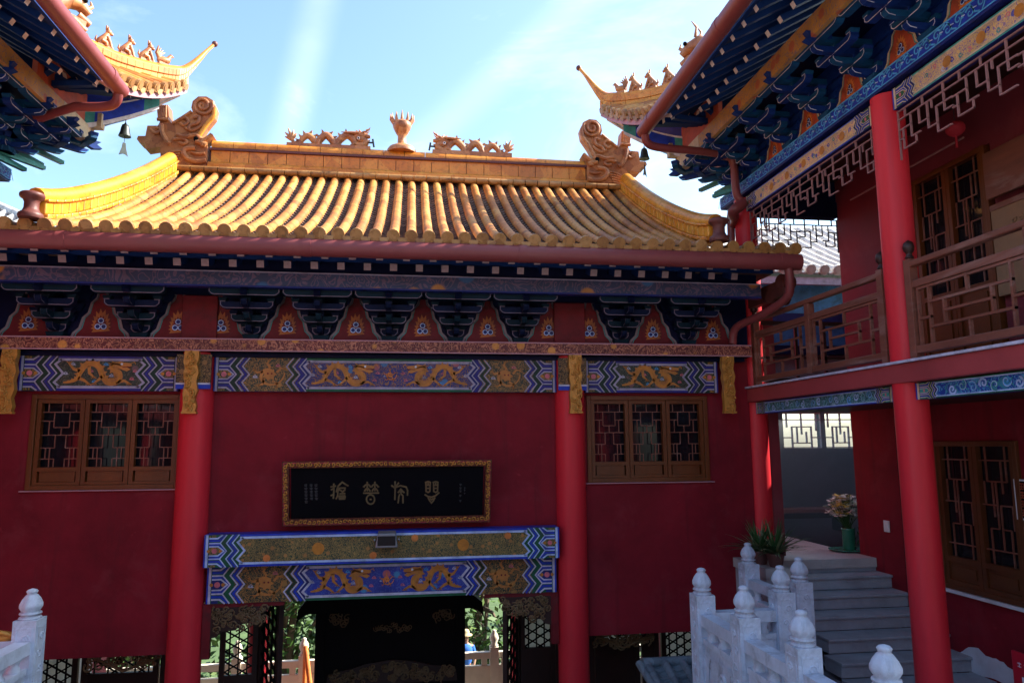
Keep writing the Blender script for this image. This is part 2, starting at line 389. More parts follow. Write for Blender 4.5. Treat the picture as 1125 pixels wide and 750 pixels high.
# ------------------------------------------------------------------ painted decoration
def cloud(mb, mp, u, v, r, mat, l):
    for du, dv, q in ((0, 0, 1), (.9, -.25, .6), (-.9, -.2, .55)):
        mb.ribbon(mp, spiral(u+du*r, v+dv*r, r*q, 1.2, 1, 10), r*.28, mat, l)
    mb.ribbon(mp, [(u-1.7*r, v-.7*r), (u, v-.95*r), (u+1.8*r, v-.75*r)], r*.25, mat, l)
def dragon(mb, mp, u0, u1, v0, v1, flip=False, body='dragon_gold', l=4, clouds=('lavender', 'pink_paint', 'sky_blue')):
    W, H = u1-u0, v1-v0
    g = (lambda a, b: (u1-a*W, v0+b*H)) if flip else (lambda a, b: (u0+a*W, v0+b*H))
    P = [(.04, .14), (.12, .17), (.21, .28), (.25, .55), (.31, .80), (.40, .88), (.49, .74), (.545, .42), (.61, .17), (.70, .14), (.765, .30), (.755, .52), (.69, .62), (.66, .74), (.71, .86), (.78, .80)]
    sp = smooth_path([(*g(*p), 0) for p in P], 5); n = len(sp)
    ws = [H*(.05+.17*min(1, i/(n*.22)))*(1-.28*max(0, (i/n-.7)/.3)) for i in range(n)]
    mb.ribbon(mp, [(p.x, p.y) for p in sp], ws, body, l)
    mb.ribbon(mp, [(p.x, p.y) for p in sp], [w*.28 for w in ws], 'gold_paint', l+1)
    for k in range(4, n-6, 3):                                    # dorsal fins
        d = (sp[k+1]-sp[k-1]).normalized(); nn = V((-d.y, d.x, 0))*(-1 if flip else 1)
        a = sp[k]+nn*ws[k]*.5; mb.poly(mp, [(a.x-d.x*ws[k]*.25, a.y-d.y*ws[k]*.25), (a.x+nn.x*ws[k]*.45, a.y+nn.y*ws[k]*.45), (a.x+d.x*ws[k]*.25, a.y+d.y*ws[k]*.25)], body, l)
    for (a, b, c) in (((.27, .55), (.16, .66), (.10, .86)), ((.36, .78), (.37, .5), (.43, .36)), ((.56, .45), (.50, .26), (.44, .12)), ((.72, .16), (.83, .22), (.90, .12)), ((.22, .33), (.31, .22), (.37, .10))):
        mb.ribbon(mp, [g(*a), g(*b), g(*c)], [H*.13, H*.10, H*.06], body, l)
        for q in (-.05, 0, .05): mb.ribbon(mp, [g(*c), g(c[0]+q*.8, c[1]+(.09 if c[1] > .5 else -.07)+abs(q)*.3)], [H*.05, H*.01], body, l)
    mb.poly(mp, [g(*p) for p in ((.70, .70), (.69, .92), (.76, .97), (.82, .92), (.90, .90), (.93, .80), (.86, .74), (.91, .66), (.86, .58), (.78, .66))], body, l+1)
    mb.disc(mp, *g(.79, .86), H*.045, 'white_paint', l+2); mb.ribbon(mp, [g(.80, .74), g(.87, .76), g(.91, .73)], H*.03, 'panel_red', l+2)
    for q in ((.64, 1.0), (.61, .9), (.62, .8)): mb.ribbon(mp, [g(.71, .86), g(*q)], [H*.09, H*.01], 'gold_paint', l)
    mb.ribbon(mp, [g(.90, .86), g(.955, .95), g(.97, .85)], H*.025, 'gold_paint', l)
    for i, (a, b) in enumerate(((.15, .86), (.39, .60), (.44, .20), (.66, .42), (.93, .30), (.58, .86), (.06, .5), (.97, .6))):
        cloud(mb, mp, *g(a, b), H*.055, clouds[i % len(clouds)], l-1)
def round_dragon(mb, mp, cu, cv, r, body='dragon_gold', l=4):
    g = lambda a, t: (cu+a*r*math.cos(t)*1.05, cv+a*r*math.sin(t)*.95)
    sp = [g(.15+.75*i/40, 5.8*i/40+.6) for i in range(41)]
    mb.ribbon(mp, sp, [r*(.30-.22*i/40) for i in range(41)], body, l)
    mb.poly(mp, [g(.30, t) if k % 2 else g(.44, t) for k, t in enumerate([2*math.pi*i/14 for i in range(14)])], body, l+1)
    mb.disc(mp, cu-.1*r, cv+.06*r, r*.06, 'panel_red', l+2, 8); mb.disc(mp, cu+.14*r, cv+.06*r, r*.06, 'panel_red', l+2, 8)
    for t in (.3, 1.5, 2.7, 3.9, 5.1):
        mb.ribbon(mp, [g(.45, t), g(.78, t+.28), g(.98, t+.1)], [r*.16, r*.12, r*.05], body, l)
        for q in (-.16, 0, .16): mb.ribbon(mp, [g(.93, t+.1), g(1.1, t+.1+q)], [r*.06, r*.01], body, l)
    cloud(mb, mp, *g(.8, .9), r*.1, 'pink_paint', l-1); cloud(mb, mp, *g(.85, 3.3), r*.1, 'lavender', l-1)
def zig(u, H, v0, d): return [(u, v0+H), (u-d, v0+.74*H), (u, v0+.5*H), (u-d, v0+.26*H), (u, v0)]
def flipu(pts, c): return [(2*c-a, b) for a, b in pts]
def end_block(mb, mp, ue, v0, H, sgn, pal, l=1, wend=.13):
    """painted beam end: rim, nested hexagon, zigzag stripes; grows from ue in direction sgn; returns start of the field"""
    g = lambda pts: [(ue+sgn*a, b) for a, b in pts]
    line, dk, bl, fill = pal; d = .20*H; w = wend*1.0
    mb.poly(mp, g([(0, v0), (.9*w+.9*H, v0), (.9*w+.9*H, v0+H), (0, v0+H)]), dk, l)
    mb.ribbon(mp, g([(.035, v0), (.035, v0+H)]), .030, line, l+2); mb.ribbon(mp, g([(.010, v0), (.010, v0+H)]), .020, bl, l+2)
    u = .06+w
    for k, (q, mt) in enumerate(((0, line), (.042, dk), (.085, line), (.125, bl), (.165, line))):
        pts = zig(u+d+q*H/.42*.95, H, v0, d)
        mb.ribbon(mp, g(pts), (.036 if mt == line else .066)*H, mt, l+3 if mt == line else l+2)
    a = .06
    for vv in (.26, .74): mb.ribbon(mp, g([(a, v0+vv*H), (u, v0+vv*H)]), .042*H, line, l+3)
    mb.ribbon(mp, g([(a, v0+.36*H), (u-.02, v0+.36*H), (u+d*.62, v0+.5*H), (u-.02, v0+.64*H), (a, v0+.64*H)]), .04*H, line, l+3)
    mb.ribbon(mp, g([(a, v0+.31*H), (u, v0+.31*H), (u+d*.85, v0+.5*H), (u, v0+.69*H), (a, v0+.69*H)]), .06*H, bl, l+2)
    mb.poly(mp, g([(a, v0+.38*H), (u-.02, v0+.38*H), (u+d*.5, v0+.5*H), (u-.02, v0+.62*H), (a, v0+.62*H)]), fill, l+2)
    for vv, s_ in ((0, 1), (1, -1)):
        mb.ribbon(mp, g([(a, v0+vv*H+s_*.11*H), (u-.03, v0+vv*H+s_*.11*H), (u+d*.4, v0+vv*H+s_*.0*H)]), .045*H, line, l+3)
        mb.ribbon(mp, g([(a, v0+vv*H+s_*.18*H), (u-.01, v0+vv*H+s_*.18*H), (u+d*.75, v0+vv*H+s_*.02*H)]), .07*H, bl, l+2)
        mb.poly(mp, g([(a, v0+vv*H+s_*.004), (u-.05, v0+vv*H+s_*.004), (u-.05, v0+vv*H+s_*.08*H), (a, v0+vv*H+s_*.08*H)]), fill, l+2)
    mb.disc(mp, ue+sgn*(a+u)/2, v0+.5*H, .08*H, 'pink_paint', l+3, 10); mb.disc(mp, ue+sgn*((a+u)/2-.07), v0+.5*H, .05*H, 'gold_paint', l+3, 8); mb.disc(mp, ue+sgn*((a+u)/2+.07), v0+.5*H, .05*H, 'gold_paint', l+3, 8)
    return u+d+.165*H/.42*.95
def mid_zig(mb, mp, u, v0, H, sgn, pal, l=1):
    line, dk, bl, fill = pal; d = .20*H
    for q, mt in ((0, line), (.04, dk), (.08, line), (.12, bl), (.16, line)):
        mb.ribbon(mp, [(u+sgn*(a), b) for a, b in zig(d+q*H/.42, H, v0, d)], (.036 if mt == line else .066)*H, mt, l+3 if mt == line else l+2)
    return d+.16*H/.42
def field(mb, mp, ua, ub, v0, H, ground, frame, rim, l=1):
    d = .20*H; m = .10*H
    L_ = [(ua+.02, v0+H-m), (ua-d*.6, v0+.76*H), (ua+d*.5, v0+.5*H), (ua-d*.6, v0+.24*H), (ua+.02, v0+m)]
    Rr = [(ub-.02, v0+m), (ub+d*.6, v0+.24*H), (ub-d*.5, v0+.5*H), (ub+d*.6, v0+.76*H), (ub-.02, v0+H-m)]
    mb.poly(mp, L_+Rr, ground, l+1)
    for s_, vv in ((1, v0), (-1, v0+H)):
        mb.ribbon(mp, [(ua-.02, vv+s_*.035*H), (ub+.02, vv+s_*.035*H)], .07*H, rim, l+2)
        mb.ribbon(mp, [(ua-.02, vv+s_*.105*H), (ub+.02, vv+s_*.105*H)], .07*H, frame, l+3)
    for S in (L_, Rr): mb.ribbon(mp, S, .06*H, frame, l+3)

# ------------------------------------------------------------------ bracket sets and panels
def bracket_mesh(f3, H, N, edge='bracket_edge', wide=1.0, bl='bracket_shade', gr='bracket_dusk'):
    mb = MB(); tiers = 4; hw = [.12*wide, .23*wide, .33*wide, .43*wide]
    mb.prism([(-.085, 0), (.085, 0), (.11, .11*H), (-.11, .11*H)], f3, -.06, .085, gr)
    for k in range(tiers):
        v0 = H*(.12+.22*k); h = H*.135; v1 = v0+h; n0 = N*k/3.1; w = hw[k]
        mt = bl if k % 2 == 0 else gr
        P = [(-w, v1), (-w, v0+.45*h), (-w+.03, v0+.1*h), (-w+.06, v0), (w-.06, v0), (w-.03, v0+.1*h), (w, v0+.45*h), (w, v1)]
        mb.prism(P, f3, n0-.045, n0+.045, mt)
        mb.ribbon(lambda u, v, l: f3(u, v, n0+.045+.0025*l), [(a*(1-.012/w if w else 1), b+.006) for a, b in P], .010, edge, 1)
        for uu in (-w+.035, 0, w-.035):
            mb.prism([(uu-.036, v1), (uu+.036, v1), (uu+.05, v1+.055*H), (uu+.05, v1+.085*H), (uu-.05, v1+.085*H), (uu-.05, v1+.055*H)], f3, n0-.05, n0+.052, gr if k % 2 == 0 else bl)
            mb.ribbon(lambda u, v, l: f3(u, v, n0+.052+.0025*l), [(uu-.034, v1+.004), (uu+.034, v1+.004)], .008, edge, 1)
        if k: # also a wall-plane arm behind, so the cluster fills out as it climbs
            mb.prism([(-w*.8, v0), (w*.8, v0), (w*.9, v1), (-w*.9, v1)], f3, -.055, .02, bl)
        # projecting arm with an upturned end
        nn = N*min(1, (k+1)/3.1)+.07
        Q = [(0, v0+.004), (nn-.10, v0+.004), (nn-.03, v0+.25*h), (nn, v0+.7*h), (nn, v1+.003), (0, v1+.003)]
        mb.prism(Q, lambda a, b, w_: f3(w_, b, a), -.035, .035, mt)
        for sd in (-1, 1): mb.ribbon(lambda a, b, l: f3(sd*(.035+.002*l), b, a), [(a, b+.006) for a, b in Q[1:5]], .010, edge, 1)
    v = H*.86
    mb.prism([(N*.75, v), (N*.98, v-.01), (N*1.10, v-.05), (N*1.22, v-.015), (N*1.14, v+.03), (N*1.2, v+.08), (N*1.0, v+.075), (N*.75, v+.085)], lambda a, b, w_: f3(w_, b, a), -.04, .04, bl)
    return mb
def panel_mesh(mp, half, H, ground, border, l0=0, flame='flame_dull'):
    mb = MB(); n = 9
    def edge(sg): # wavy outline narrowing towards the top
        return [(sg*(half*(1-.86*(i/n)**.9)+.02*math.sin(i*2.1)), H*.97*i/n) for i in range(n+1)]
    A, B = edge(-1), edge(1)
    mb.poly(mp, A+B[::-1], ground, l0+2)
    for E_ in (A, B):
        mb.ribbon(mp, [(a*.94, b) for a, b in E_], .030, border, l0+3); mb.ribbon(mp, [(a*.84, b) for a, b in E_], .012, 'teal', l0+3)
    c = H*.31; r = H*.32
    fl = []
    for i in range(26):
        t = math.pi*(-.15+1.3*i/25); q = (1.0 if i % 2 else .74)*(1+.55*max(0, math.sin(t))**3)
        fl.append((r*.62*q*math.cos(t), c-.2*r+r*.8*q*math.sin(t)))
    mb.poly(mp, fl, flame, l0+4)
    mb.poly(mp, [(a*.66, c-.05*r+(b-c)*.62) for a, b in fl], 'panel_red', l0+5)
    for (a, b) in ((0, .14), (-.16, -.12), (.16, -.12)):
        mb.disc(mp, a*r*1.15, c+b*r*1.5, r*.19, 'pale_blue', l0+6, 12); mb.disc(mp, a*r*1.15, c+b*r*1.5, r*.13, 'blue_deep', l0+7, 12)
    return mb

# ------------------------------------------------------------------ ground and terraces (setting)
mb = MB(); mb.add([(-400, -300, -8.7), (400, -300, -8.7), (400, 500, -8.7), (-400, 500, -8.7)], [(0, 1, 2, 3)], 'grass_green'); mb.build('ground', kind='structure')
mb = MB(); mb.box(-14, 14, -16, 16.6, -8.69, -5.54, 'paving'); mb.build('courtyard_floor', kind='structure')
def floor_block(name, boxes, mat='stone_floor'):
    mb = MB()
    for b in boxes: mb.box(*b, mat)
    return mb.build(name, kind='structure')
floor_block('walkway', [(2.74, 12, .9, 7.34, -5.53, -2.77), (4.08, 12, 7.343, 9.78, -5.53, -2.772), (4.70, 12, 9.783, 13.4, -5.53, -2.774)])
floor_block('walkway', [(2*AX-12, 2*AX-2.74, .9, 7.34, -5.53, -2.77), (2*AX-12, 2*AX-4.08, 7.343, 9.78, -5.53, -2.772), (2*AX-12, 2*AX-4.70, 9.783, 13.4, -5.53, -2.774)])
floor_block('front_terrace', [(-12, 12, -12.8, .9, -5.53, -1.62)])

# ------------------------------------------------------------------ MAIN HALL
hall = thing('main_hall', 'red temple gate hall with yellow tiled roof facing the courtyard', 'temple hall', (AX, 12.4, -5.54))
ZG = -5.54
CX = [-5.05, -2.71, 2.21, 4.62]
for x in (CX[1], CX[2]):
    mb = MB(); mb.tube([(x, 9.98, ZG), (x, 9.98, -1), (x, 9.98, 1.36)], .205, 'column_red', 28); mb.build('column', hall)
    mb = MB(); mb.box(x-.22, x+.22, 9.88, 9.99, 1.372, 1.95, 'panel_red'); mb.build('column_top_shade', hall, bevel=.01)  # dark box over the column top: eave shade put into its colour
for x in (-2.71, 2.21):
    mb = MB(); mb.tube([(x, 14.8, ZG), (x, 14.8, -1.6)], .19, 'column_red', 16); mb.build('column', hall)
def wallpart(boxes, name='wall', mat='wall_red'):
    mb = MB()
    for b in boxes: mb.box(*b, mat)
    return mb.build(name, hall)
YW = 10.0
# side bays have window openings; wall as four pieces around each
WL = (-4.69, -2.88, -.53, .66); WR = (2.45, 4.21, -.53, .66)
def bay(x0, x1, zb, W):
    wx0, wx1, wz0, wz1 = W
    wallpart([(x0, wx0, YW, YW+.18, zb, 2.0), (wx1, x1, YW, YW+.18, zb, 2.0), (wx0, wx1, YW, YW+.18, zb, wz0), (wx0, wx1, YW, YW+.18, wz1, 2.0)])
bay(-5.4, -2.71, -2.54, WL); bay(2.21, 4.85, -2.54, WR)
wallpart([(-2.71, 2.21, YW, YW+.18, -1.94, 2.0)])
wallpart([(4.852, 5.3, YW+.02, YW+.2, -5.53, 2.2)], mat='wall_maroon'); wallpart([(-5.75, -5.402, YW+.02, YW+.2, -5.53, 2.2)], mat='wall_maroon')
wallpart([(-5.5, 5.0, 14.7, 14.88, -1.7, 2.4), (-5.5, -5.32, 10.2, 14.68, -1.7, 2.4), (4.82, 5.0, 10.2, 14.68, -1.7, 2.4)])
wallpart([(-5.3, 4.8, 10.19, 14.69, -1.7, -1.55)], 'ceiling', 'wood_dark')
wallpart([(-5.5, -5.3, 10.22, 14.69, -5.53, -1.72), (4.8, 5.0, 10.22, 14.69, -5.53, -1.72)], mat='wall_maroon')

# windows
def window(W, glass_y=10.10):
    x0, x1, z0, z1 = W
    mb = MB(); fw = .06
    for b in ((x0, x0+fw, z0, z1), (x1-fw, x1, z0, z1), (x0+fw, x1-fw, z0, z0+fw), (x0+fw, x1-fw, z1-fw, z1)):
        mb.box(b[0], b[1], 9.97, 10.10, b[2], b[3], 'wood_orange')
    win = mb.build('window', hall, bevel=.006)
    mb = MB(); mb.box(x0+.02, x1-.02, glass_y+.03, glass_y+.04, z0+.02, z1-.02, 'glass_dark'); mb.build('pane', win)
    mb = MB(); mb.box(x0-.06, x1+.06, 9.955, 9.998, z0-.018, z0-.003, 'pink_trim'); mb.build('sill', win, bevel=.006)
    n = 3; w = (x1-x0-2*fw)/n
    for i in range(n):
        a = x0+fw+i*w; b = a+w; mb = MB(); s = .055; zc = z0+fw+.22
        mb.box(a+.004, a+s, 10.0, 10.075, z0+fw, z1-fw, 'wood_orange'); mb.box(b-s, b-.004, 10.0, 10.075, z0+fw, z1-fw, 'wood_orange')
        mb.box(a+s, b-s, 10.0, 10.075, z1-fw-.05, z1-fw, 'wood_orange'); mb.box(a+s, b-s, 10.0, 10.075, z0+fw, z0+fw+.035, 'wood_orange')
        mb.box(a+s, b-s, 10.0, 10.075, zc-.05, zc, 'wood_orange'); mb.box(a+s+.02, b-s-.02, 10.022, 10.06, z0+fw+.036, zc-.052, 'wood_orange')
        A, B, C, D = a+s, b-s, zc, z1-fw-.05
        g = lambda u, v: (A+u*(B-A), C+v*(D-C))
        segs = [((0, .30), (.24, .30)), ((.24, .30), (.24, 0)), ((.76, 0), (.76, .30)), ((.76, .30), (1, .30)), ((.13, .13), (.13, .30)), ((.87, .13), (.87, .30)),
                ((0, .13), (.36, .13)), ((.64, .13), (1, .13)), ((.36, 0), (.36, .13)), ((.64, 0), (.64, .13)),
                ((.24, .30), (.36, .30)), ((.36, .30), (.36, .5)), ((.64, .30), (.64, .5)), ((.64, .30), (.76, .30)), ((0, .5), (1, .5)), ((.18, .5), (.18, .72)), ((.82, .5), (.82, .72)), ((0, .72), (.3, .72)), ((.7, .72), (1, .72)),
                ((.3, .62), (.3, .86)), ((.7, .62), (.7, .86)), ((.3, .62), (.7, .62)), ((.3, .86), (.7, .86)), ((.5, .86), (.5, 1)), ((.14, .86), (.14, 1)), ((.86, .86), (.86, 1)), ((0, .86), (.3, .86)), ((.7, .86), (1, .86)), ((.5, .5), (.5, .62))]
        for p, q in segs:
            P, Q = g(*p), g(*q)
            mb.bar((P[0], 10.045+R.uniform(0, .002), P[1]), (Q[0], 10.045+R.uniform(0, .002), Q[1]), .011, .012, 'wood_brown', (0, 1, 0))
        mb.build('sash', win)
window(WL); window(WR)

# painted beams
pal_m = ('lavender_dim', 'green_dark', 'navy_blue', 'floral_dragon')
def painted_beam(x0, x1, z0, z1, Yf, big, depth=.12, pal=pal_m, ground='floral_dim', name='painted_beam', dragons=True, ground2='floral_blue'):
    mb = MB(); mb.box(x0, x1, Yf, Yf+depth, z0, z1, 'blue_deep'); mp = pm(Yf); H = (z1-z0)
    a = end_block(mb, mp, x0, z0, H, 1, pal); b = end_block(mb, mp, x1, z0, H, -1, pal)
    ua, ub = x0+a, x1-b
    if not big:
        field(mb, mp, ua+.03, ub-.03, z0, H, ground, pal[0], pal[2])
        if dragons: dragon(mb, mp, ua+.05, ub-.06, z0+.13*H, z0+.88*H)
    else:
        w = H*1.15
        for c, sg in ((ua+w*.5, 1), (ub-w*.5, -1)):
            mb.rect(mp, c-w*.75, c+w*.75, z0+.002, z0+H-.002, 'floral_dragon', 1.5)
            round_dragon(mb, mp, c, z0+.5*H, H*.46)
            e = mid_zig(mb, mp, c+sg*w*.42, z0, H, sg, (pal[0], 'green_dark', pal[2], 'green'))
        fa, fb = ua+w*.92+e, ub-w*.92-e
        field(mb, mp, fa+.02, fb-.02, z0, H, ground2, pal[0], 'green')
        mid = (fa+fb)/2
        dragon(mb, mp, fa+.03, mid-.14, z0+.14*H, z0+.86*H, False, l=5); dragon(mb, mp, mid+.14, fb-.03, z0+.14*H, z0+.86*H, True, l=5)
        round_dragon(mb, mp, mid, z0+.5*H, H*.2, 'orange_paint', 6)
    return mb.build(name, hall)
painted_beam(-4.83, -2.93, .70, 1.14, 9.90, False); painted_beam(-2.50, 2.01, .70, 1.14, 9.90, True); painted_beam(2.41, 4.35, .70, 1.14, 9.90, False)
for x0, x1 in ((-2.925, -2.505), (2.015, 2.405)): # short gilt panels on the column heads
    mb = MB(); mb.box(x0, x1, 9.76, 9.80, .80, 1.16, 'carved_gilt'); mb.box(x0, x1, 9.765, 9.80, .72, .797, 'blue'); mb.box(x0, x1, 9.758, 9.80, .775, .797, 'lavender'); mb.build('column_panel', hall)
mb = MB(); mb.box(-5.3, 4.75, 9.86, 9.99, 1.145, 1.198, 'navy'); mb.build('tie_beam', hall)
mb = MB(); mb.box(-5.35, 4.8, 9.73, 9.99, 1.20, 1.365, 'carved_floral'); mb.box(-5.352, 4.802, 9.722, 9.99, 1.20, 1.216, 'pink_trim'); mb.box(-5.352, 4.802, 9.722, 9.99, 1.35, 1.366, 'pink_trim'); mb.build('carved_beam', hall)
for x in (-4.86, -2.73, 2.24, 4.43): # hanging carved gilt pendants
    mb = MB()
    P = [(-.085, 1.198), (-.095, 1.05), (-.075, .98), (-.09, .90), (-.07, .78), (-.085, .66), (-.075, .52), (-.085, .42), (.07, .42), (.085, .50), (.06, .60), (.09, .70), (.07, .82), (.095, .92), (.07, 1.02), (.09, 1.12), (.085, 1.198)]
    mb.prism(P, lambda u, v, w: (x+u, 9.72-w, v), -.06, .02, 'gold_carved')
    for i in range(26):
        z = 1.17-.029*i; mb.tube([(p[0], 9.695+R.uniform(-.012, .008), p[1]) for p in spiral(x+R.uniform(-.05, .05), z, R.uniform(.022, .042), 1.1, R.uniform(0, 6), 8)], R.uniform(.009, .014), 'gold_carved', 6)
    mb.box(x-.09, x+.09, 9.69, 9.775, .405, .43, 'gold_carved'); mb.build('carved_pendant', hall)

# bracket tier of the main hall
def f3m(x): return lambda u, v, n: (x+u, 9.90-n, 1.37+v)
sets = [-4.42, -3.42, -2.05, -1.16, -.27, .62, 1.51, 2.93, 3.92]
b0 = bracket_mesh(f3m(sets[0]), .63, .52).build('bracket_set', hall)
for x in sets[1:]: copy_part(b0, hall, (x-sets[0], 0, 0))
pan = [-3.92, -1.605, -.715, .175, 1.065, 3.425]
p0 = panel_mesh(lambda u, v, l: (pan[0]+u, 9.93-.0025*l, 1.37+v), .37, .61, 'panel_red', 'panel_edge').build('bracket_panel', hall)
for x in pan[1:]: copy_part(p0, hall, (x-pan[0], 0, 0))
for x in (-2.45, -2.98, 1.92, 2.5, 4.32, -4.78): copy_part(p0, hall, (x-pan[0], 0, 0))
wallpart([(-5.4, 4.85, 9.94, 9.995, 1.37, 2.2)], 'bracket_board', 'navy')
mb = MB(); mb.box(-5.35, 4.75, 9.26, 9.36, 1.96, 2.14, 'purlin_main'); mb.box(-5.352, 4.752, 9.252, 9.37, 1.945, 1.965, 'blue_deep'); mb.box(-5.352, 4.752, 9.254, 9.37, 2.13, 2.145, 'lavender_dim'); mb.box(-5.35, 4.75, 9.385, 9.41, 2.1, 2.62, 'navy'); mb.build('eave_purlin', hall)
# rafters
r0 = MB().bar((0, 8.76, 2.245), (0, 9.95, 2.69), .082, .082, 'soffit_blue', cap='rafter_end_shaded').build('flying_rafter', hall)
xs = [-5.2+.322*i for i in range(31)]
r0.location.x = xs[0]
for x in xs[1:]: copy_part(r0, hall, (x-xs[0], 0, 0))
l0 = MB().bar((0, 9.09, 2.20), (0, 9.95, 2.50), .088, .088, 'soffit_blue', cap='rafter_end_shaded').build('rafter', hall)
l0.location.x = xs[0]+.16
for x in xs[1:-1]: copy_part(l0, hall, (x-xs[0], 0, 0))
mb = MB()
mb.hexa([(-5.45, 8.64, 2.295), (4.92, 8.64, 2.295), (4.92, 10.0, 2.80), (-5.45, 10.0, 2.80), (-5.45, 8.64, 2.33), (4.92, 8.64, 2.33), (4.92, 10.0, 2.81), (-5.45, 10.0, 2.81)], 'soffit_blue')
mb.hexa([(-5.42, 9.14, 2.27), (4.88, 9.14, 2.27), (4.88, 9.18, 2.27), (-5.42, 9.18, 2.27), (-5.42, 9.14, 2.40), (4.88, 9.14, 2.40), (4.88, 9.18, 2.41), (-5.42, 9.18, 2.41)], 'soffit_blue')
mb.build('soffit', hall)
# gutter and downpipe
mb = MB(); mb.tube([(-5.75, 8.6, 2.295), (4.96, 8.6, 2.29)], .105, 'gutter_red', 18); gut = mb.build('gutter', hall)
for x in (-3.86, -1.2, 1.35, 3.95, 4.72):
    mb = MB(); mb.tube([(x-.05, 8.6, 2.295), (x+.05, 8.6, 2.295)], .111, 'gutter_red', 18); mb.build('gutter_joint', gut)
mb = MB(); mb.tube(smooth_path([(4.80, 8.60, 2.22), (4.82, 8.62, 2.05), (4.84, 8.75, 1.86), (4.74, 9.2, 1.72), (4.60, 9.75, 1.62), (4.58, 9.85, 1.4)]), .055, 'gutter_red', 12); mb.build('downpipe', hall)

# ---- main roof
def rp(t): return 8.58+3.82*t, 2.42+2.14*(.70*t+.30*t*t)
XL0, XL1, XR0, XR1 = -4.20, -3.86, 3.87, 3.76
mb = MB()
def cover_row(mb, P, r, mat, lift=.02, n=7, endcap=True, em='tile_end', joints=False):
    """a row of half-round cover tiles along points P (from the eave upwards), each tile overlapping the one below"""
    P = [V(p) for p in P]; vs = []; N = len(P)
    for i in range(N):
        d = (P[min(i+1, N-1)]-P[max(i-1, 0)]).normalized(); side = d.cross(V((0, 0, 1))).normalized(); up = side.cross(d)
        for k in range(n):
            t = math.pi*k/(n-1); vs.append(P[i]+side*math.cos(t)*r+up*(math.sin(t)*r*1.05+lift))
    if joints:
        for i in range(1, N-1):
            d = (P[i+1]-P[i]).normalized(); side = d.cross(V((0, 0, 1))).normalized(); up = side.cross(d); o = len(mb.v); q = []
            for dd in (-.004, .004):
                for k in range(n): t = math.pi*k/(n-1); q.append(P[i]+d*dd+side*math.cos(t)*(r+.002)+up*(math.sin(t)*(r*1.05+.002)+lift))
            mb.add(q, [(k, k+1, n+k+1, n+k) for k in range(n-1)], 'tile_dark')
    fs = [(i*n+k, i*n+k+1, (i+1)*n+k+1, (i+1)*n+k) for i in range(N-1) for k in range(n-1)]
    mb.add(vs, fs, mat, True)
    if endcap:
        d = (P[1]-P[0]).normalized(); side = d.cross(V((0, 0, 1))).normalized(); up = side.cross(d); c = P[0]+up*(r*.35+lift)
        m = 14
        for o, rr in ((0, r*1.22),):
            a = [c-d*.015+side*math.cos(2*math.pi*k/m)*rr+up*math.sin(2*math.pi*k/m)*rr for k in range(m)]; b = [x+d*.05 for x in a]
            mb.add(a+b, [(k, (k+1) % m, m+(k+1) % m, m+k) for k in range(m)], em); mb.add(a, [tuple(range(m))], em)
            a2 = [c-d*.022+side*math.cos(2*math.pi*k/m)*rr*.6+up*math.sin(2*math.pi*k/m)*rr*.6 for k in range(m)]
            mb.add(a2, [tuple(range(m))], em)
def pan_strip(mb, A, B, mat, sink=.03):
    """stepped pan tiles between two point rows A, B"""
    for i in range(len(A)-1):
        a0, b0, a1, b1 = V(A[i]), V(B[i]), V(A[i+1]), V(B[i+1]); z = V((0, 0, 1))
        m0, m1 = (a0+b0)/2-z*sink, (a1+b1)/2-z*sink; e = z*.022
        mb.add([a0+e, m0+e, b0+e, a1, m1, b1], [(0, 1, 4, 3), (1, 2, 5, 4)], mat)
        mb.add([a0+e, m0+e, b0+e, a0-e*.2, m0-e*.2, b0-e*.2], [(0, 3, 4, 1), (1, 4, 5, 2)], mat)
pitch = .213; NX = int((XR0-XL0)/pitch)
def row_x(i): return -5.32+pitch*i
nrow = int((4.93+5.32)/pitch)+1
NT = 13
for i in range(nrow):
    x = row_x(i); inside = XL0-.02 < x < XR0+.05
    if inside:
        # rows near the descending ridges vanish under them
        tmax = 1.0
        pts = []
        for k in range(NT+1):
            t = k/NT
            if (x < XL0+(XL1-XL0)*t-.05) or (x > XR0+(XR1-XR0)*t+.05): break
            Y, z = rp(t); pts.append((x, Y, z))
        if len(pts) > 2: cover_row(mb, [(a+R.uniform(-.003, .003), b, c+R.uniform(-.0015, .0015)) for a, b, c in pts], .063, 'tile_yellow', .02, 8, True, 'tile_end', True)
    else:
        cover_row(mb, [(x, 8.58+.26*k, 2.42+.045*k) for k in range(4)], .063, 'tile_yellow')
    if i < nrow-1:
        x2 = row_x(i+1)
        if XL0-.2 < x and x2 < XR0+.2:
            NP = 30; A = [(x+.05, *rp(k/NP)) for k in range(NP+1)]; B = [(x2-.05, *rp(k/NP)) for k in range(NP+1)]
            pan_strip(mb, A, B, 'tile_pan')
        else: pan_strip(mb, [(x+.05, 8.58+.2*k, 2.42+.035*k) for k in range(5)], [(x2-.05, 8.58+.2*k, 2.42+.035*k) for k in range(5)], 'tile_pan')
        c = (x+x2)/2; mb.prism([(-.06, .0), (.06, 0), (.05, -.045), (0, -.08), (-.05, -.045)], lambda u, v, w: (c+u, 8.565+w, 2.435+v), -.008, .012, 'tile_end')
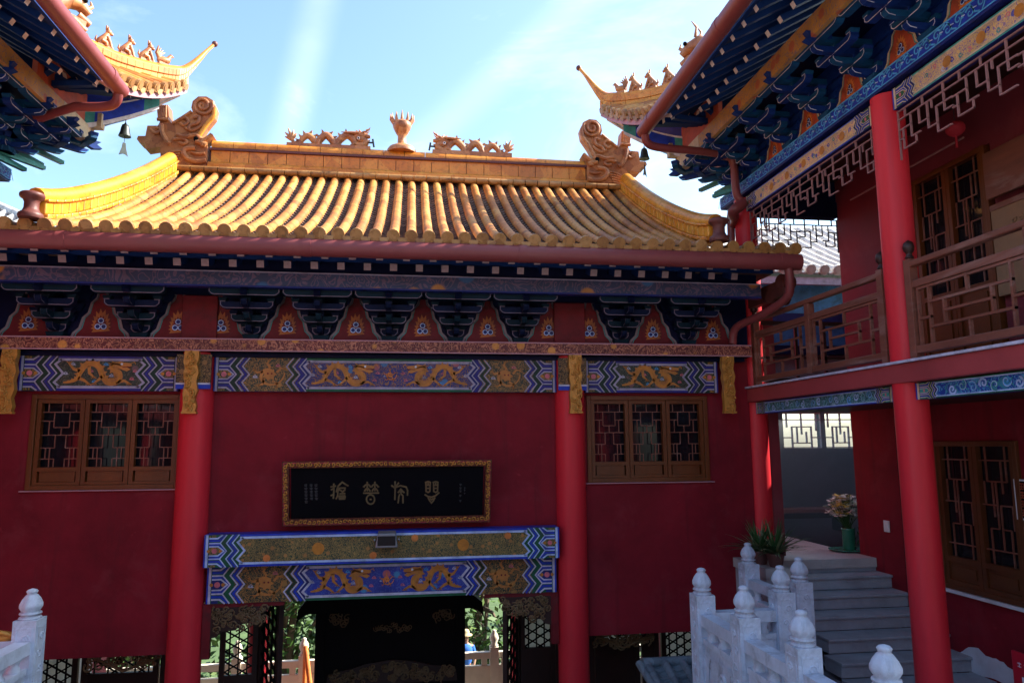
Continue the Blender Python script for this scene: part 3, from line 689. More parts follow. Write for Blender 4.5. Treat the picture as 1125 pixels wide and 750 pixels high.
# under-surface and rear slope
N = 8
und = [(x, rp(k/N)[0], rp(k/N)[1]-.07) for k in range(N+1) for x in (XL0+(XL1-XL0)*k/N, XR0+(XR1-XR0)*k/N)]
mb.add(und, [(2*k, 2*k+1, 2*k+3, 2*k+2) for k in range(N)], 'tile_pan')
rear = [(x, 24.8-rp(k/N)[0], rp(k/N)[1]) for k in range(N+1) for x in (XL0+(XL1-XL0)*k/N, XR0+(XR1-XR0)*k/N)]
mb.add(rear, [(2*k, 2*k+1, 2*k+3, 2*k+2) for k in range(N)], 'tile_yellow')
# low side skirts beyond the descending ridges and the gable walls
for xa, xb in ((-5.45, XL0), (XR0, 4.96)):
    mb.box(min(xa, xb), max(xa, xb), 9.35, 16.2, 2.30, 2.50, 'tile_pan')
for xx in (-3.95, 3.72):
    g = [(xx, rp(k/N)[0], rp(k/N)[1]-.02) for k in range(N+1)]; h = [(xx, 24.8-y, z) for _, y, z in g[::-1]]
    mb.add(g+h, [tuple(range(2*N+2))], 'panel_red')
roof = mb.build('roof', hall)
# rounded tile ends showing at the right end of the eave (side skirt seen end on)
mb = MB(); mb.tube([(4.87, 8.95, 2.12), (5.05, 9.0, 2.10)], .10, 'tile_dark', 14); mb.tube([(4.87, 9.25, 1.98), (5.14, 9.3, 1.96)], .10, 'tile_dark', 14); mb.box(4.87, 4.97, 8.9, 9.9, 1.92, 2.14, 'tile_dark'); mb.build('eave_end', roof)
# descending ridges
def vridge(xa, xb, face):
    mb = MB(); n = 22; path = []
    for k in range(n+1):
        t = .015+.90*k/n; Y, z = rp(t); path.append(V((xa+(xb-xa)*t, Y, z+.06+.05*max(0, 1-t*5)**2)))
    h = .25; th = .22
    for i in range(n):
        p, q = path[i], path[i+1]; g = .006
        d = (q-p).normalized(); p2 = p+d*g; q2 = q-d*g
        for (dz0, dz1, w, mt) in ((0, .055, th+.07, 'tile_ridge'), (.055, h-.055, th, 'tile_ridge_yellow'), (h-.055, h-.02, th+.06, 'tile_ridge')):
            a = w/2
            mb.hexa([(p2.x-a, p2.y, p2.z+dz0), (p2.x+a, p2.y, p2.z+dz0), (q2.x+a, q2.y, q2.z+dz0), (q2.x-a, q2.y, q2.z+dz0), (p2.x-a, p2.y, p2.z+dz1), (p2.x+a, p2.y, p2.z+dz1), (q2.x+a, q2.y, q2.z+dz1), (q2.x-a, q2.y, q2.z+dz1)], mt)
    mb.tube([p+V((0, 0, h)) for p in path], .105, 'tile_ridge_yellow', 12)
    p = path[0]; mb.lathe([(.12, -.03), (.13, .0), (.12, .03), (.09, .05), (.075, .09), (.075, .16), (.09, .19), (.12, .21), (.13, .235), (.12, .26), (.08, .275), (.02, .28)], (p.x, p.y-.08, p.z), 'tile_dark', 20)
    return mb.build('descending_ridge', roof, bevel=.012)
vridge(XL0, XL1, 1); vridge(XR0, XR1, -1)
# main ridge
mb = MB(); x = -3.32
mb.tube([(-3.35, 12.27, 4.60), (3.12, 12.27, 4.57)], .085, 'tile_ridge', 12); mb.tube([(-3.35, 12.53, 4.60), (3.12, 12.53, 4.57)], .085, 'tile_ridge', 12)
mb.box(-3.35, 3.1, 12.30, 12.5, 4.50, 4.93, 'tile_dark')
while x < 3.08:
    w = .305
    mb.box(x+.005, min(x+w-.005, 3.09), 12.265, 12.535, 4.685-.004*(x+3.3), 4.885-.004*(x+3.3), 'tile_ridge'); x += w
x = -3.32
while x < 3.0:
    mb.tube([(x+.004, 12.4, 4.975-.008*(x+3.3)), (x+.351, 12.4, 4.975-.008*(x+3.65))], .125, 'tile_ridge', 16, sx=1.2); x += .355
mb.box(-3.35, 3.1, 12.23, 12.57, 4.885, 4.925, 'tile_dark')
x = -4.0
while x < 3.75: # row of cap tiles closing the tops of the cover rows
    mb.tube([(x, 12.12, 4.50), (x+.2, 12.12, 4.50)], .055, 'tile_end', 8); x += .213
mb.build('main_ridge', roof)

def px_pts(zx0, zy0, s, pts): return [(zx0+a/s, zy0+b/s) for a, b in pts]
def outline_at(pts, Y): return [(atY(x, y, Y).x, atY(x, y, Y).z) for x, y in pts]
# dragon-fish ridge finials
BO = [(240, 655), (630, 650), (640, 470), (610, 450), (690, 385), (680, 368), (600, 415), (565, 385), (620, 300), (690, 215), (708, 140), (685, 82), (630, 50), (560, 50), (512, 90), (500, 145), (512, 182), (330, 280), (312, 250), (300, 122), (205, 122), (213, 240), (232, 268), (215, 300), (125, 300), (108, 388), (45, 388), (35, 415), (58, 448), (105, 455), (110, 500), (235, 480)]
def finial(flip): # front face at y = 12.225, relief tubes half sunk into it
    o = outline_at(px_pts(150, 105, 7.89, BO), 12.4)
    def cv(zx, zy):
        p = atY(150+zx/7.89, 105+zy/7.89, 12.4); q = [p.x, p.z]
        if flip: q = [-.27-p.x, p.z-.02]
        return q
    P = [cv(*p) for p in BO]
    mb = MB(); mb.prism(P, lambda u, v, w: (u, 12.335+w, v), -.11, .13, 'tile_ornament')
    t = lambda pts, r, dy=-.182, mt='tile_ornament': mb.tube(smooth_path([(cv(*p)[0], 12.4+dy-.008, cv(*p)[1]) for p in pts], 4), r*1.35, mt, 8)
    sp = [(600+90*(1-.8*i/22)*math.cos(-.4+i*.5), 130+84*(1-.8*i/22)*math.sin(-.4+i*.5)) for i in range(23)]
    t(sp, .020); t([(700, 150), (690, 220), (625, 300), (570, 385)], .028, -.17, 'tile_ridge_yellow' if not flip else 'tile_ornament')
    t([(505, 180), (430, 230), (340, 285)], .018)
    t([(400, 250), (450, 235), (480, 270), (440, 300), (410, 280)], .022); t([(520, 235), (570, 230), (560, 280), (500, 300), (480, 330)], .024); t([(450, 320), (500, 345), (550, 330), (590, 300)], .02)
    t([(380, 385), (460, 400), (540, 385), (580, 420)], .030); t([(540, 440), (600, 455), (630, 470)], .034); t([(680, 378), (620, 420), (560, 440)], .026)
    t([(350, 420), (420, 415), (470, 440), (440, 460), (400, 450)], .022)
    t([(630, 600), (560, 610), (480, 590), (440, 540), (460, 500), (540, 495)], .034, -.18); t([(500, 530), (560, 545), (620, 540)], .02)
    for k in range(5): t([(420-10*k, 520+22*k), (350-12*k, 525+24*k), (270, 560+18*k)], .014)
    t([(250, 290), (260, 370), (300, 440), (330, 460)], .03); t([(150, 330), (200, 370), (240, 340), (200, 320)], .018)
    for k in range(5): t([(215+18*k, 130), (225+15*k, 235)], .012)
    t([(212, 250), (310, 250)], .022)
    e = cv(548, 418); mb.sphere((e[0], 12.21, e[1]), .05, 'lacquer_black'); mb.sphere((e[0]-.01, 12.195, e[1]+.012), .022, 'white_paint')
    e = cv(600, 468); mb.sphere((e[0], 12.21, e[1]), .045, 'tile_ornament')
    for q in ((575, 610), (600, 605)): e = cv(*q); mb.sphere((e[0], 12.205, e[1]), .022, 'white_paint')
    return mb.build('ridge_finial', roof, bevel=.008)
finial(False); finial(True)
# running dragons and the flaming pearl on the ridge
def ridge_dragon(flip):
    def cv(zx, zy):
        p = atY(300+zx/6.25, 125+zy/6.25, 12.4)
        return (-.355-p.x, p.z-.012) if flip else (p.x, p.z)
    mb = MB(); q3 = lambda p, dy=0: (cv(*p)[0], 12.4+dy, cv(*p)[1])
    body = smooth_path([q3(p) for p in ((128, 172), (148, 205), (178, 208), (205, 172), (240, 152), (275, 176), (300, 212), (322, 180), (362, 148), (400, 178), (432, 222), (455, 185), (505, 150), (545, 172), (572, 212), (610, 218), (636, 196), (600, 172))], 5)
    n = len(body); rr = [.028+.034*min(1, i/(n*.3)) for i in range(n)]; mb.tube(body, rr, 'tile_ornament', 10)
    for k in range(6, n-14, 3):
        d = (body[k+1]-body[k-1]).normalized(); up = V((-d.z, 0, d.x)); up = up if up.z > 0 else -up
        if up.z < .25: continue
        p = body[k]+up*rr[k]*.8; mb.prism([(-.03, 0), (.03, 0), (.012, .075)], lambda u, v, w: tuple(p+d*u+up*v+V((0, w, 0))), -.012, .012, 'tile_ornament')
    for a in ((82, 158), (82, 128), (104, 100), (140, 110), (160, 135)): mb.tube([q3((125, 175)), q3(((125+a[0])/2+4, (175+a[1])/2)), q3(a)], [.035, .03, .008], 'tile_ornament', 6)
    mb.tube(smooth_path([q3(p) for p in ((560, 165), (590, 150), (620, 152), (650, 158), (668, 160))], 3), [.05, .055, .058, .06, .06, .056, .052, .05, .046, .04, .034, .03, .024], 'tile_ornament', 9)
    mb.tube(smooth_path([q3(p) for p in ((590, 185), (620, 192), (648, 190), (664, 184))], 3), [.04, .04, .038, .034, .03, .028, .024, .02, .016, .014], 'tile_ornament', 8)
    mb.tube([q3((600, 196)), q3((598, 172)), q3((592, 152))], [.045, .055, .05], 'tile_ornament', 8)
    for w in (-.04, .04): mb.tube([q3((605, 145), w), q3((622, 132), w), q3((645, 128), w), q3((662, 112), w*1.3)], [.022, .018, .014, .005], 'tile_ornament', 6)
    for a, b in (((575, 140), (548, 122)), ((585, 132), (568, 112)), ((600, 130), (590, 108)), ((565, 155), (535, 148)), ((575, 185), (550, 196))): mb.tube([q3(a), q3(b)], [.028, .004], 'tile_ornament', 6)
    mb.tube([q3((640, 125), -.05), q3((660, 118), -.05), q3((668, 104), -.05)], [.02, .016, .006], 'tile_ornament', 6)
    for k, a in enumerate(((470, 138), (490, 128), (520, 125), (505, 142))): mb.tube([q3((590, 140), .03*(k-1.5)), q3(((590+a[0])/2, a[1]+4), .05*(k-1.5)), q3(a, .05*(k-1.5))], [.03, .02, .006], 'tile_ornament', 6)
    mb.tube([q3((655, 205), -.04), q3((680, 206), -.04), q3((690, 205), -.04)], .016, 'bronze', 6); mb.tube([q3((685, 182), -.04), q3((693, 235), -.04)], .018, 'bronze', 6)
    e = cv(588, 182); mb.sphere((e[0], 12.32, e[1]), .028, 'white_paint'); mb.sphere((e[0], 12.30, e[1]), .015, 'lacquer_black')
    for (a, b, c) in (((320, 190), (300, 235), (330, 238)), ((440, 220), (420, 240), (455, 242)), ((560, 210), (530, 240), (570, 246))): mb.tube([q3(a, -.05), q3(b, -.07), q3(c, -.08)], [.035, .03, .02], 'tile_ornament', 6)
    a, b = cv(98, 236), cv(670, 262); xa, xb = min(a[0], b[0]), max(a[0], b[0])
    mb.box(xa, xb, 12.30, 12.50, 5.03, 5.11, 'tile_ornament')
    return mb.build('ridge_dragon', roof)
ridge_dragon(False); ridge_dragon(True)
mb = MB(); cxp = -.178
mb.lathe([(.26, 5.04), (.26, 5.08), (.22, 5.14), (.12, 5.19), (.075, 5.21), (.07, 5.36), (.10, 5.40), (.15, 5.50), (.17, 5.58), (.13, 5.62), (.02, 5.62)], (cxp, 12.4, 0), 'tile_ornament', 18)
for k in range(7):
    a = math.pi*k/6; r0_ = .13*math.cos(a); mb.tube([(cxp+r0_, 12.40-.06*math.sin(a), 5.57), (cxp+r0_*1.5, 12.40-.08*math.sin(a), 5.66), (cxp+r0_*1.55, 12.4-.06*math.sin(a), 5.66+.16*(1-.35*abs(math.cos(a))))], [.035, .028, .006], 'tile_ornament', 6)
mb.build('flame_pearl', roof)

# ---- gate zone: lintels, carved corners, screens
pal_l = ('lavender', 'green_dark', 'blue', 'floral_gold')
mb = MB(); mb.box(-2.47, 1.98, 9.72, 9.99, -1.475, -1.085, 'blue'); mp = pm(9.72); H = .39; z0 = -1.475
a = end_block(mb, mp, -2.47, z0, H, 1, ('pale_blue', 'green', 'blue', 'floral_gold')); b = end_block(mb, mp, 1.98, z0, H, -1, ('pale_blue', 'green', 'blue', 'floral_gold'))
field(mb, mp, -2.47+a+.03, 1.98-b-.03, z0, H, 'floral_gold', 'pale_blue', 'blue')
for u in (-1.1, .72): mb.disc(mp, u, z0+.5*H, .075, 'gold_paint', 4, 16)
for u in (-1.72, -.42, .1, 1.3): mb.disc(mp, u, z0+(.24 if u < 0 else .76)*H, .045, 'orange_paint', 4, 12)
mb.build('lintel', hall)
painted_beam(-2.46, 1.97, -1.94, -1.485, 9.90, True, pal=('lavender', 'green', 'blue', 'blue_deep'), name='lintel', ground2='floral_blue_bright')
for sgn, xc in ((1, -2.50), (-1, 2.0)):
    mb = MB(); mb.box(min(xc, xc+sgn*.98), max(xc, xc+sgn*.98), 9.92, 10.0, -1.99, -1.945, 'panel_red'); mb.box(min(xc, xc+sgn*.10), max(xc, xc+sgn*.10), 9.92, 10.0, -2.6, -1.99, 'panel_red')
    P = [(.10, -1.99), (.80, -1.99), (.78, -2.05), (.66, -2.10), (.60, -2.18), (.48, -2.20), (.40, -2.27), (.24, -2.28), (.18, -2.34), (.10, -2.36)]
    mb.prism([(xc+sgn*u, v) for u, v in P], lambda u, v, w: (u, 9.95+w, v), -.03, .03, 'wood_dark')
    for i in range(60):
        u = R.uniform(.14, .74); v = -2.01-R.uniform(0, 1)*(.31-.36*max(0, u-.28))
        mb.tube([(xc+sgn*(p[0]), 9.915, p[1]) for p in spiral(u, v, R.uniform(.03, .06), 1.1, R.uniform(0, 6), 8)], .011, 'gilt_faded', 5)
    mb.build('carved_corner', hall)
for xc in (-3.55, 3.0): # carved gilt openwork under the side walls
    mb = MB()
    for i in range(44):
        u = R.uniform(-.42, .42); v = -2.58-R.uniform(0, .24)*(1-.5*abs(u))
        mb.tube([(xc+p[0], 10.4, p[1]) for p in spiral(u, v, R.uniform(.03, .07), 1.2, R.uniform(0, 6), 9)], .013, 'gilt_faded', 5)
    mb.box(xc-.5, xc+.5, 10.38, 10.42, -2.56, -2.53, 'wood_dark'); mb.tube([(xc-.45, 10.4, -2.6), (xc, 10.4, -2.82), (xc+.45, 10.4, -2.66)], .02, 'gilt_faded', 6); mb.build('carved_corner', hall)
def screen(p0, p1, z0, z1, paper=True, panel_to=None, tri=.135):
    """tall door leaf between plan points p0 and p1: frame, triangular lattice above, solid panel below"""
    p0, p1 = V((*p0, 0)), V((*p1, 0)); L = (p1-p0).length; d = (p1-p0)/L; nrm = V((-d.y, d.x, 0))
    f3 = lambda u, v, w: tuple(p0+d*u+nrm*w+V((0, 0, v)))
    mb = MB(); fw = .07; zp = panel_to if panel_to is not None else z0+.4*(z1-z0)
    for (u0, u1, v0, v1) in ((0, fw, z0, z1), (L-fw, L, z0, z1), (fw, L-fw, z1-fw, z1), (fw, L-fw, zp-fw, zp), (fw, L-fw, z0, z0+fw)):
        mb.prism([(u0, v0), (u1, v0), (u1, v1), (u0, v1)], f3, -.03, .03, 'wood_dark')
    mb.prism([(fw, z0+fw), (L-fw, z0+fw), (L-fw, zp-fw), (fw, zp-fw)], f3, -.012, .012, 'wood_dark')
    segs = []; A, B, C, D = fw, L-fw, zp, z1-fw; h = tri*.866
    def clip(x0, y0, x1, y1):
        t0, t1 = 0, 1; dx, dy = x1-x0, y1-y0
        for p, q in ((-dx, x0-A), (dx, B-x0), (-dy, y0-C), (dy, D-y0)):
            if abs(p) < 1e-9:
                if q < 0: return
            else:
                r = q/p
                if p < 0: t0 = max(t0, r)
                else: t1 = min(t1, r)
        if t0 < t1-.02/max(.05, math.hypot(dx, dy)): segs.append(((x0+dx*t0, y0+dy*t0), (x0+dx*t1, y0+dy*t1)))
    k = 0; x = A+h*.5
    while x < B: clip(x, C, x, D); x += h
    hh = D-C
    yy = C-L
    while yy < D+L:
        clip(A, yy, B, yy+(B-A)*.577); clip(A, yy, B, yy-(B-A)*.577); yy += tri
    mb.fret(f3, segs, .017, .022, 'wood_black')
    o = mb.build('door_leaf', hall)
    if paper:
        mb = MB(); mb.prism([(A, C), (B, C), (B, D), (A, D)], f3, .014, .018, 'window_paper'); mb.build('paper_pane', o)
    return o
YD = 11.0
screen((-2.52, YD), (-2.02, YD+.02), ZG+.01, -2.02, False, -3.1)
screen((-1.99, YD-.02), (-1.62, YD-.62), ZG+.01, -1.98, False, -4.2, .16)
screen((1.34, YD-.62), (1.62, YD-.02), ZG+.01, -1.98, False, -4.2, .16)
screen((1.64, YD), (2.16, YD+.02), ZG+.01, -1.98, True, -2.92)
screen((-4.95, YD), (-4.32, YD), ZG+.01, -2.3, True, -3.6); screen((-4.28, YD+.02), (-3.3, YD), ZG+.01, -2.2, False, -3.0, .2)
screen((2.75, YD), (3.42, YD), ZG+.01, -2.3, True, -2.86); screen((3.46, YD+.02), (3.72, YD), ZG+.01, -2.3, False, -2.6); screen((3.76, YD), (4.5, YD), ZG+.01, -2.3, True, -3.2)
mb = MB(); mb.box(-5.3, -2.9, YD+.06, YD+.12, -2.2, -1.72, 'wood_dark'); mb.build('door_frame', hall)
mb = MB(); mb.box(2.4, 4.78, YD+.06, YD+.12, -2.2, -1.72, 'wood_dark'); mb.build('door_frame', hall)
mb = MB(); mb.box(2.165, 2.419, YD-.02, YD+.05, ZG+.01, -1.75, 'wood_dark'); mb.build('door_frame', hall)
mb = MB(); mb.box(2.42, 2.74, YD-.02, YD+.05, ZG+.01, -1.75, 'wood_dark'); mb.build('door_frame', hall)
mb = MB(); mb.box(-3.28, -2.92, YD-.02, YD+.05, ZG+.01, -1.75, 'wood_dark'); mb.build('door_frame', hall)

# sign board
sb = thing('sign_board', 'black name board with gilt seal characters in carved gold frame above the gate', 'sign', (-.24, 9.72, -.6))
def fs(u, v, w=0): # tilted plane: top leans forward
    t = (v+1.0)/.8; return (u, 9.86-.20*t-w, v)
mb = MB(); mb.prism([(-1.46, -.93), (.98, -.93), (.98, -.27), (-1.46, -.27)], fs, -.03, .012, 'lacquer_black'); pnl = mb.build('panel', sb)
mb = MB()
for q in ([(-1.56, -1.01), (1.08, -1.01), (1.0, -.92), (-1.48, -.92)], [(-1.56, -.2), (-1.48, -.28), (1.0, -.28), (1.08, -.2)], [(-1.56, -1.009), (-1.481, -.919), (-1.481, -.281), (-1.56, -.201)], [(1.08, -1.009), (1.08, -.201), (1.001, -.281), (1.001, -.919)]):
    mb.prism(q, fs, -.04, .055, 'frame_gilt')
mb.ribbon(lambda u, v, l: fs(u, v, .056+.002*l), [(-1.54, -.99), (1.06, -.99), (1.06, -.22), (-1.54, -.22)], .014, 'fascia_red', 1, True)
for i in range(120):
    s = i/120*2*(2.56+.73)
    if s < 2.56: u, v = -1.5+s, -.965
    elif s < 3.29: u, v = 1.04, -.965+(s-2.56)
    elif s < 5.85: u, v = 1.04-(s-3.29), -.24
    else: u, v = -1.52, -.24-(s-5.85)
    mb.tube([fs(p[0], p[1], .058) for p in spiral(u, v, .03, 1, R.uniform(0, 6), 7)], .009, 'gold_carved', 5)
mb.build('frame', sb)
mb = MB()
def sm(zx, zy, ox): # zoomed photo coordinates -> board plane
    p = atY(ox+zx/10.23, 515+zy/10.23, 9.74); return (p.x, p.z)
def strokes(ox, L_, w, mt='gilt_letter'):
    for st in L_:
        P = [sm(a, b, ox) for a, b in st]; mb.ribbon(lambda u, v, l: fs(u, v, .013+.0015*l), P, w, mt, 1)
def ring(cx, cy, rx, ry, n=14): return [(cx+rx*math.cos(2*math.pi*i/n), cy+ry*math.sin(2*math.pi*i/n)) for i in range(n+1)]
mb = MB()
strokes(320, [[(480, 160), (478, 250), (470, 335)], [(440, 200), (505, 188)], [(440, 300), (475, 285)], [(445, 235), (480, 215)], [(505, 260), (528, 190), (575, 146), (615, 172), (645, 190)], [(528, 190), (520, 300), (500, 340)], [(540, 205), (545, 245)], [(548, 212), (605, 212), (600, 245)], [(550, 235), (578, 256), (603, 232)], [(575, 255), (575, 278)], [(540, 278), (608, 274)], [(532, 303), (608, 300)], [(535, 303), (542, 338), (598, 336), (606, 302)], [(540, 322), (600, 320)]], .020)
mb.build('character', sb); mb = MB()
for c in (855, 940): strokes(320, [[(c, 140), (c, 248)], [(c-42, 205), (c-20, 178), (c, 168), (c+20, 178), (c+42, 205)], [(c-34, 250), (c-14, 222), (c, 214), (c+14, 222), (c+34, 250)], [(c-38, 188), (c-42, 205)], [(c+38, 188), (c+42, 205)]], .020)
strokes(320, [[(806, 270), (988, 268)], ring(890, 342, 46, 54), [(878, 342), (902, 342)]], .020)
mb.build('character', sb); mb = MB()
strokes(430, [[(42, 135), (42, 250), (38, 350)], [(0, 180), (42, 215)], [(85, 150), (42, 205)], [(48, 205), (100, 185), (165, 200), (182, 240), (180, 300)], [(72, 268), (105, 225), (146, 268)], [(85, 255), (126, 255)], [(105, 225), (105, 275)], [(95, 280), (84, 310), (74, 388)], [(108, 275), (130, 302), (130, 388)]], .020)
mb.build('character', sb); mb = MB()
for c in (412, 498): strokes(430, [[(c-36, 150), (c, 138), (c+32, 150)], [(c-24, 150), (c-22, 255)], [(c+24, 150), (c+20, 255)], [(c-22, 180), (c+22, 180)], [(c-22, 215), (c+22, 215)], [(c-22, 250), (c, 262), (c+20, 250)], [(c, 150), (c, 180)]], .019, 'gilt_faded' if c == 412 else 'gilt_letter')
strokes(430, [[(372, 285), (410, 308), (452, 316), (495, 300), (540, 262)], [(412, 318), (430, 355), (452, 382), (475, 355), (492, 318)], [(430, 330), (452, 345), (476, 330)]], .020)
mb.build('character', sb); mb = MB()
for y in (175, 215, 250, 300, 360): strokes(430, [[(763, y-8), (790, y-6)], [(768, y+4), (785, y+8)], [(776, y-12), (775, y+13)]], .009, 'letter_grey')
for y in (215, 240, 275): strokes(430, [[(815, y-8), (833, y-5)], [(824, y-10), (822, y+10)]], .008, 'letter_grey')
for x_, y1 in ((165, 400), (225, 360), (280, 380)):
    y = 175
    while y < y1-20:
        strokes(320, [[(x_-18, y), (x_+18, y+R.uniform(-3, 3))], [(x_+R.uniform(-6, 6), y-10), (x_+R.uniform(-6, 6), y+22)], [(x_-14, y+14), (x_+14, y+16)]], .009, 'letter_grey'); y += 38
mb.build('small_lettering', sb)
# floodlight on the lintel
fl = thing('flood_light', 'small grey flood light on the painted lintel below the name board', 'light', (-.25, 9.6, -1.17))
mb = MB(); mb.hexa([(-.39, 9.48, -1.26), (-.11, 9.48, -1.26), (-.11, 9.66, -1.28), (-.39, 9.66, -1.28), (-.36, 9.50, -1.09), (-.14, 9.50, -1.09), (-.14, 9.66, -1.07), (-.36, 9.66, -1.07)], 'metal_grey'); mb.build('housing', fl, bevel=.012)
mb = MB(); mb.box(-.36, -.14, 9.475, 9.481, -1.235, -1.12, 'glass_dark'); mb.build('lens', fl)
mb = MB(); mb.tube([(-.40, 9.57, -1.17), (-.40, 9.66, -1.2), (-.40, 9.72, -1.2)], .012, 'metal_grey', 6); mb.tube([(-.10, 9.57, -1.17), (-.10, 9.66, -1.2), (-.10, 9.72, -1.2)], .012, 'metal_grey', 6); mb.build('bracket', fl)

# altar canopy in the gate passage
al = thing('altar_shrine', 'black wooden shrine with curved canopy and carved gilt crest inside the gate', 'shrine', (-.2, 12.1, ZG))
mb = MB(); mb.box(-1.30, .86, 12.0, 12.6, ZG, -2.42, 'wood_black'); mb.box(-1.36, -1.22, 11.96, 12.1, ZG, -2.4, 'wood_black'); mb.box(.78, .92, 11.96, 12.1, ZG, -2.4, 'wood_black'); mb.build('cabinet', al)
mb = MB(); mb.prism([(-1.62, -2.62), (-1.55, -2.55), (-1.45, -2.50), (-1.2, -2.50), (.82, -2.50), (1.02, -2.50), (1.14, -2.56), (1.20, -2.66), (1.17, -2.42), (1.0, -2.28), (.86, -2.2), (-1.28, -2.2), (-1.48, -2.3), (-1.60, -2.44)], lambda u, v, w: (u, 12.2+w, v), -.45, .45, 'wood_black'); mb.build('canopy', al)
mb = MB()
P = [(-1.18, -3.6), (-1.16, -3.44), (-.95, -3.38), (-.8, -3.36), (-.6, -3.30), (-.42, -3.28), (-.2, -3.25), (.05, -3.28), (.22, -3.31), (.4, -3.36), (.6, -3.38), (.78, -3.46), (.8, -3.6)]
mb.prism(P, lambda u, v, w: (u, 11.97+w, v), -.03, .02, 'wood_dark')
for i in range(110):
    u = R.uniform(-1.12, .76); v = -3.56+R.uniform(0, .26-.12*abs(u+.2))
    mb.tube([(p[0], 11.93, p[1]) for p in spiral(u, v, R.uniform(.03, .07), 1.2, R.uniform(0, 6), 8)], .013, 'gilt_faded', 5)
mb.build('carved_crest', al)
for sg, xx in ((1, -1.15), (-1, .72)):
    mb = MB()
    for i in range(11): mb.tube([(xx+sg*p[0], 11.985, p[1]) for p in spiral(.02+.024*i, -2.55-R.uniform(0, .16), .06, 1.1, R.uniform(0, 6), 8)], .010, 'gilt_faded', 5)
    mb.build('carved_ornament', al)
mb = MB()
for i in range(18): mb.tube([(p[0], 11.985, p[1]) for p in spiral(-.45+.03*i, -2.80+R.uniform(-.06, .06)*(1-abs(i-9)/10), .045, 1.1, R.uniform(0, 6), 8)], .008, 'gilt_faded', 5)
mb.build('carved_ornament', al)

# ------------------------------------------------------------------ RIGHT HALL (its mirror copy stands on the left)
rh = thing('side_hall', 'two storey red side hall on the right with balcony, stairs and shaded upturned roof corner', 'temple hall', (6.5, 6, -5.54))
XF = 5.0; Y1, Y2 = 6.75, 10.1; YN = 2.7
pr5 = pr(4.98)
for y, zb in ((Y2, -1.58), (Y1, -2.77), (3.4, -2.77)):
    mb = MB(); mb.tube([(XF, y, zb), (XF, y, .6), (XF, y, 2.2), (XF, y, 3.62)], .162, 'column_red', 26); mb.build('column', rh)
    mb = MB(); mb.lathe([(.25, 0), (.25, .05), (.21, .12), (.18, .14)], (XF, y, zb), 'stone_step', 18); mb.build('column_base', rh)
def rbox(name, *boxes, bevel=0):
    mb = MB()
    for b in boxes: mb.box(*b)
    return mb.build(name, rh, bevel=bevel)
# walls: upper and lower storey
rbox('wall', (6.4, 6.6, 8.95, 9.97, -2.77, .57, 'wall_red'), (6.4, 6.6, YN, 7.02, -2.77, .55, 'wall_red'), (6.4, 6.6, 7.02, 8.30, -2.77, -1.72, 'wall_red'), (6.4, 6.6, 7.02, 8.30, 0.0, .55, 'wall_red'), (6.4, 6.6, 8.30, 8.62, -2.77, .55, 'wall_red'), (6.4, 6.6, 8.62, 8.95, .2, .55, 'wall_red'))
rbox('wall', (6.4, 6.6, 8.95, 9.97, .572, 3.95, 'wall_maroon'), (6.4, 6.6, YN, 7.0, .58, 3.95, 'wall_maroon'), (6.4, 6.6, 7.0, 8.95, 3.3, 3.95, 'wall_maroon'), (6.4, 6.6, 7.0, 8.95, .58, .85, 'wall_maroon'))
rbox('wall', (6.6, 11, 9.77, 9.97, -5.53, 4.2, 'wall_red')); rbox('wall', (10.8, 11, YN, 9.77, -5.53, 4.2, 'wall_red'))
rbox('ceiling', (XF+.1, 6.61, YN, 10.0, 3.93, 4.06, 'wood_dark'), (5.1, 6.4, YN, 10.05, .44, .565, 'wood_dark'), (5.06, 6.61, 9.97, 10.09, 3.605, 4.5, 'navy'))
rbox('wainscot', (6.36, 6.398, 8.62, 8.95, -2.6, .2, 'lacquer_black'))
# ragged white plaster at the foot of the wall
mb = MB(); top = []; bot = []
for i in range(60):
    y = 5.6+i*.05
    top.append((y, -2.36+.035*math.sin(i*.31)+.02*math.sin(i*.83+1)+R.uniform(-.012, .012)-(.22*max(0, (i-48)/12)))); bot.append((y, -2.60+.02*math.sin(i*.5)))
mb.poly(pr(6.396), top+bot[::-1], 'plaster_white', 1); mb.build('bare_plaster', rh)
rbox('skirting', (6.33, 6.39, 5.6, 7.6, -2.77, -2.62, 'wood_dark'))
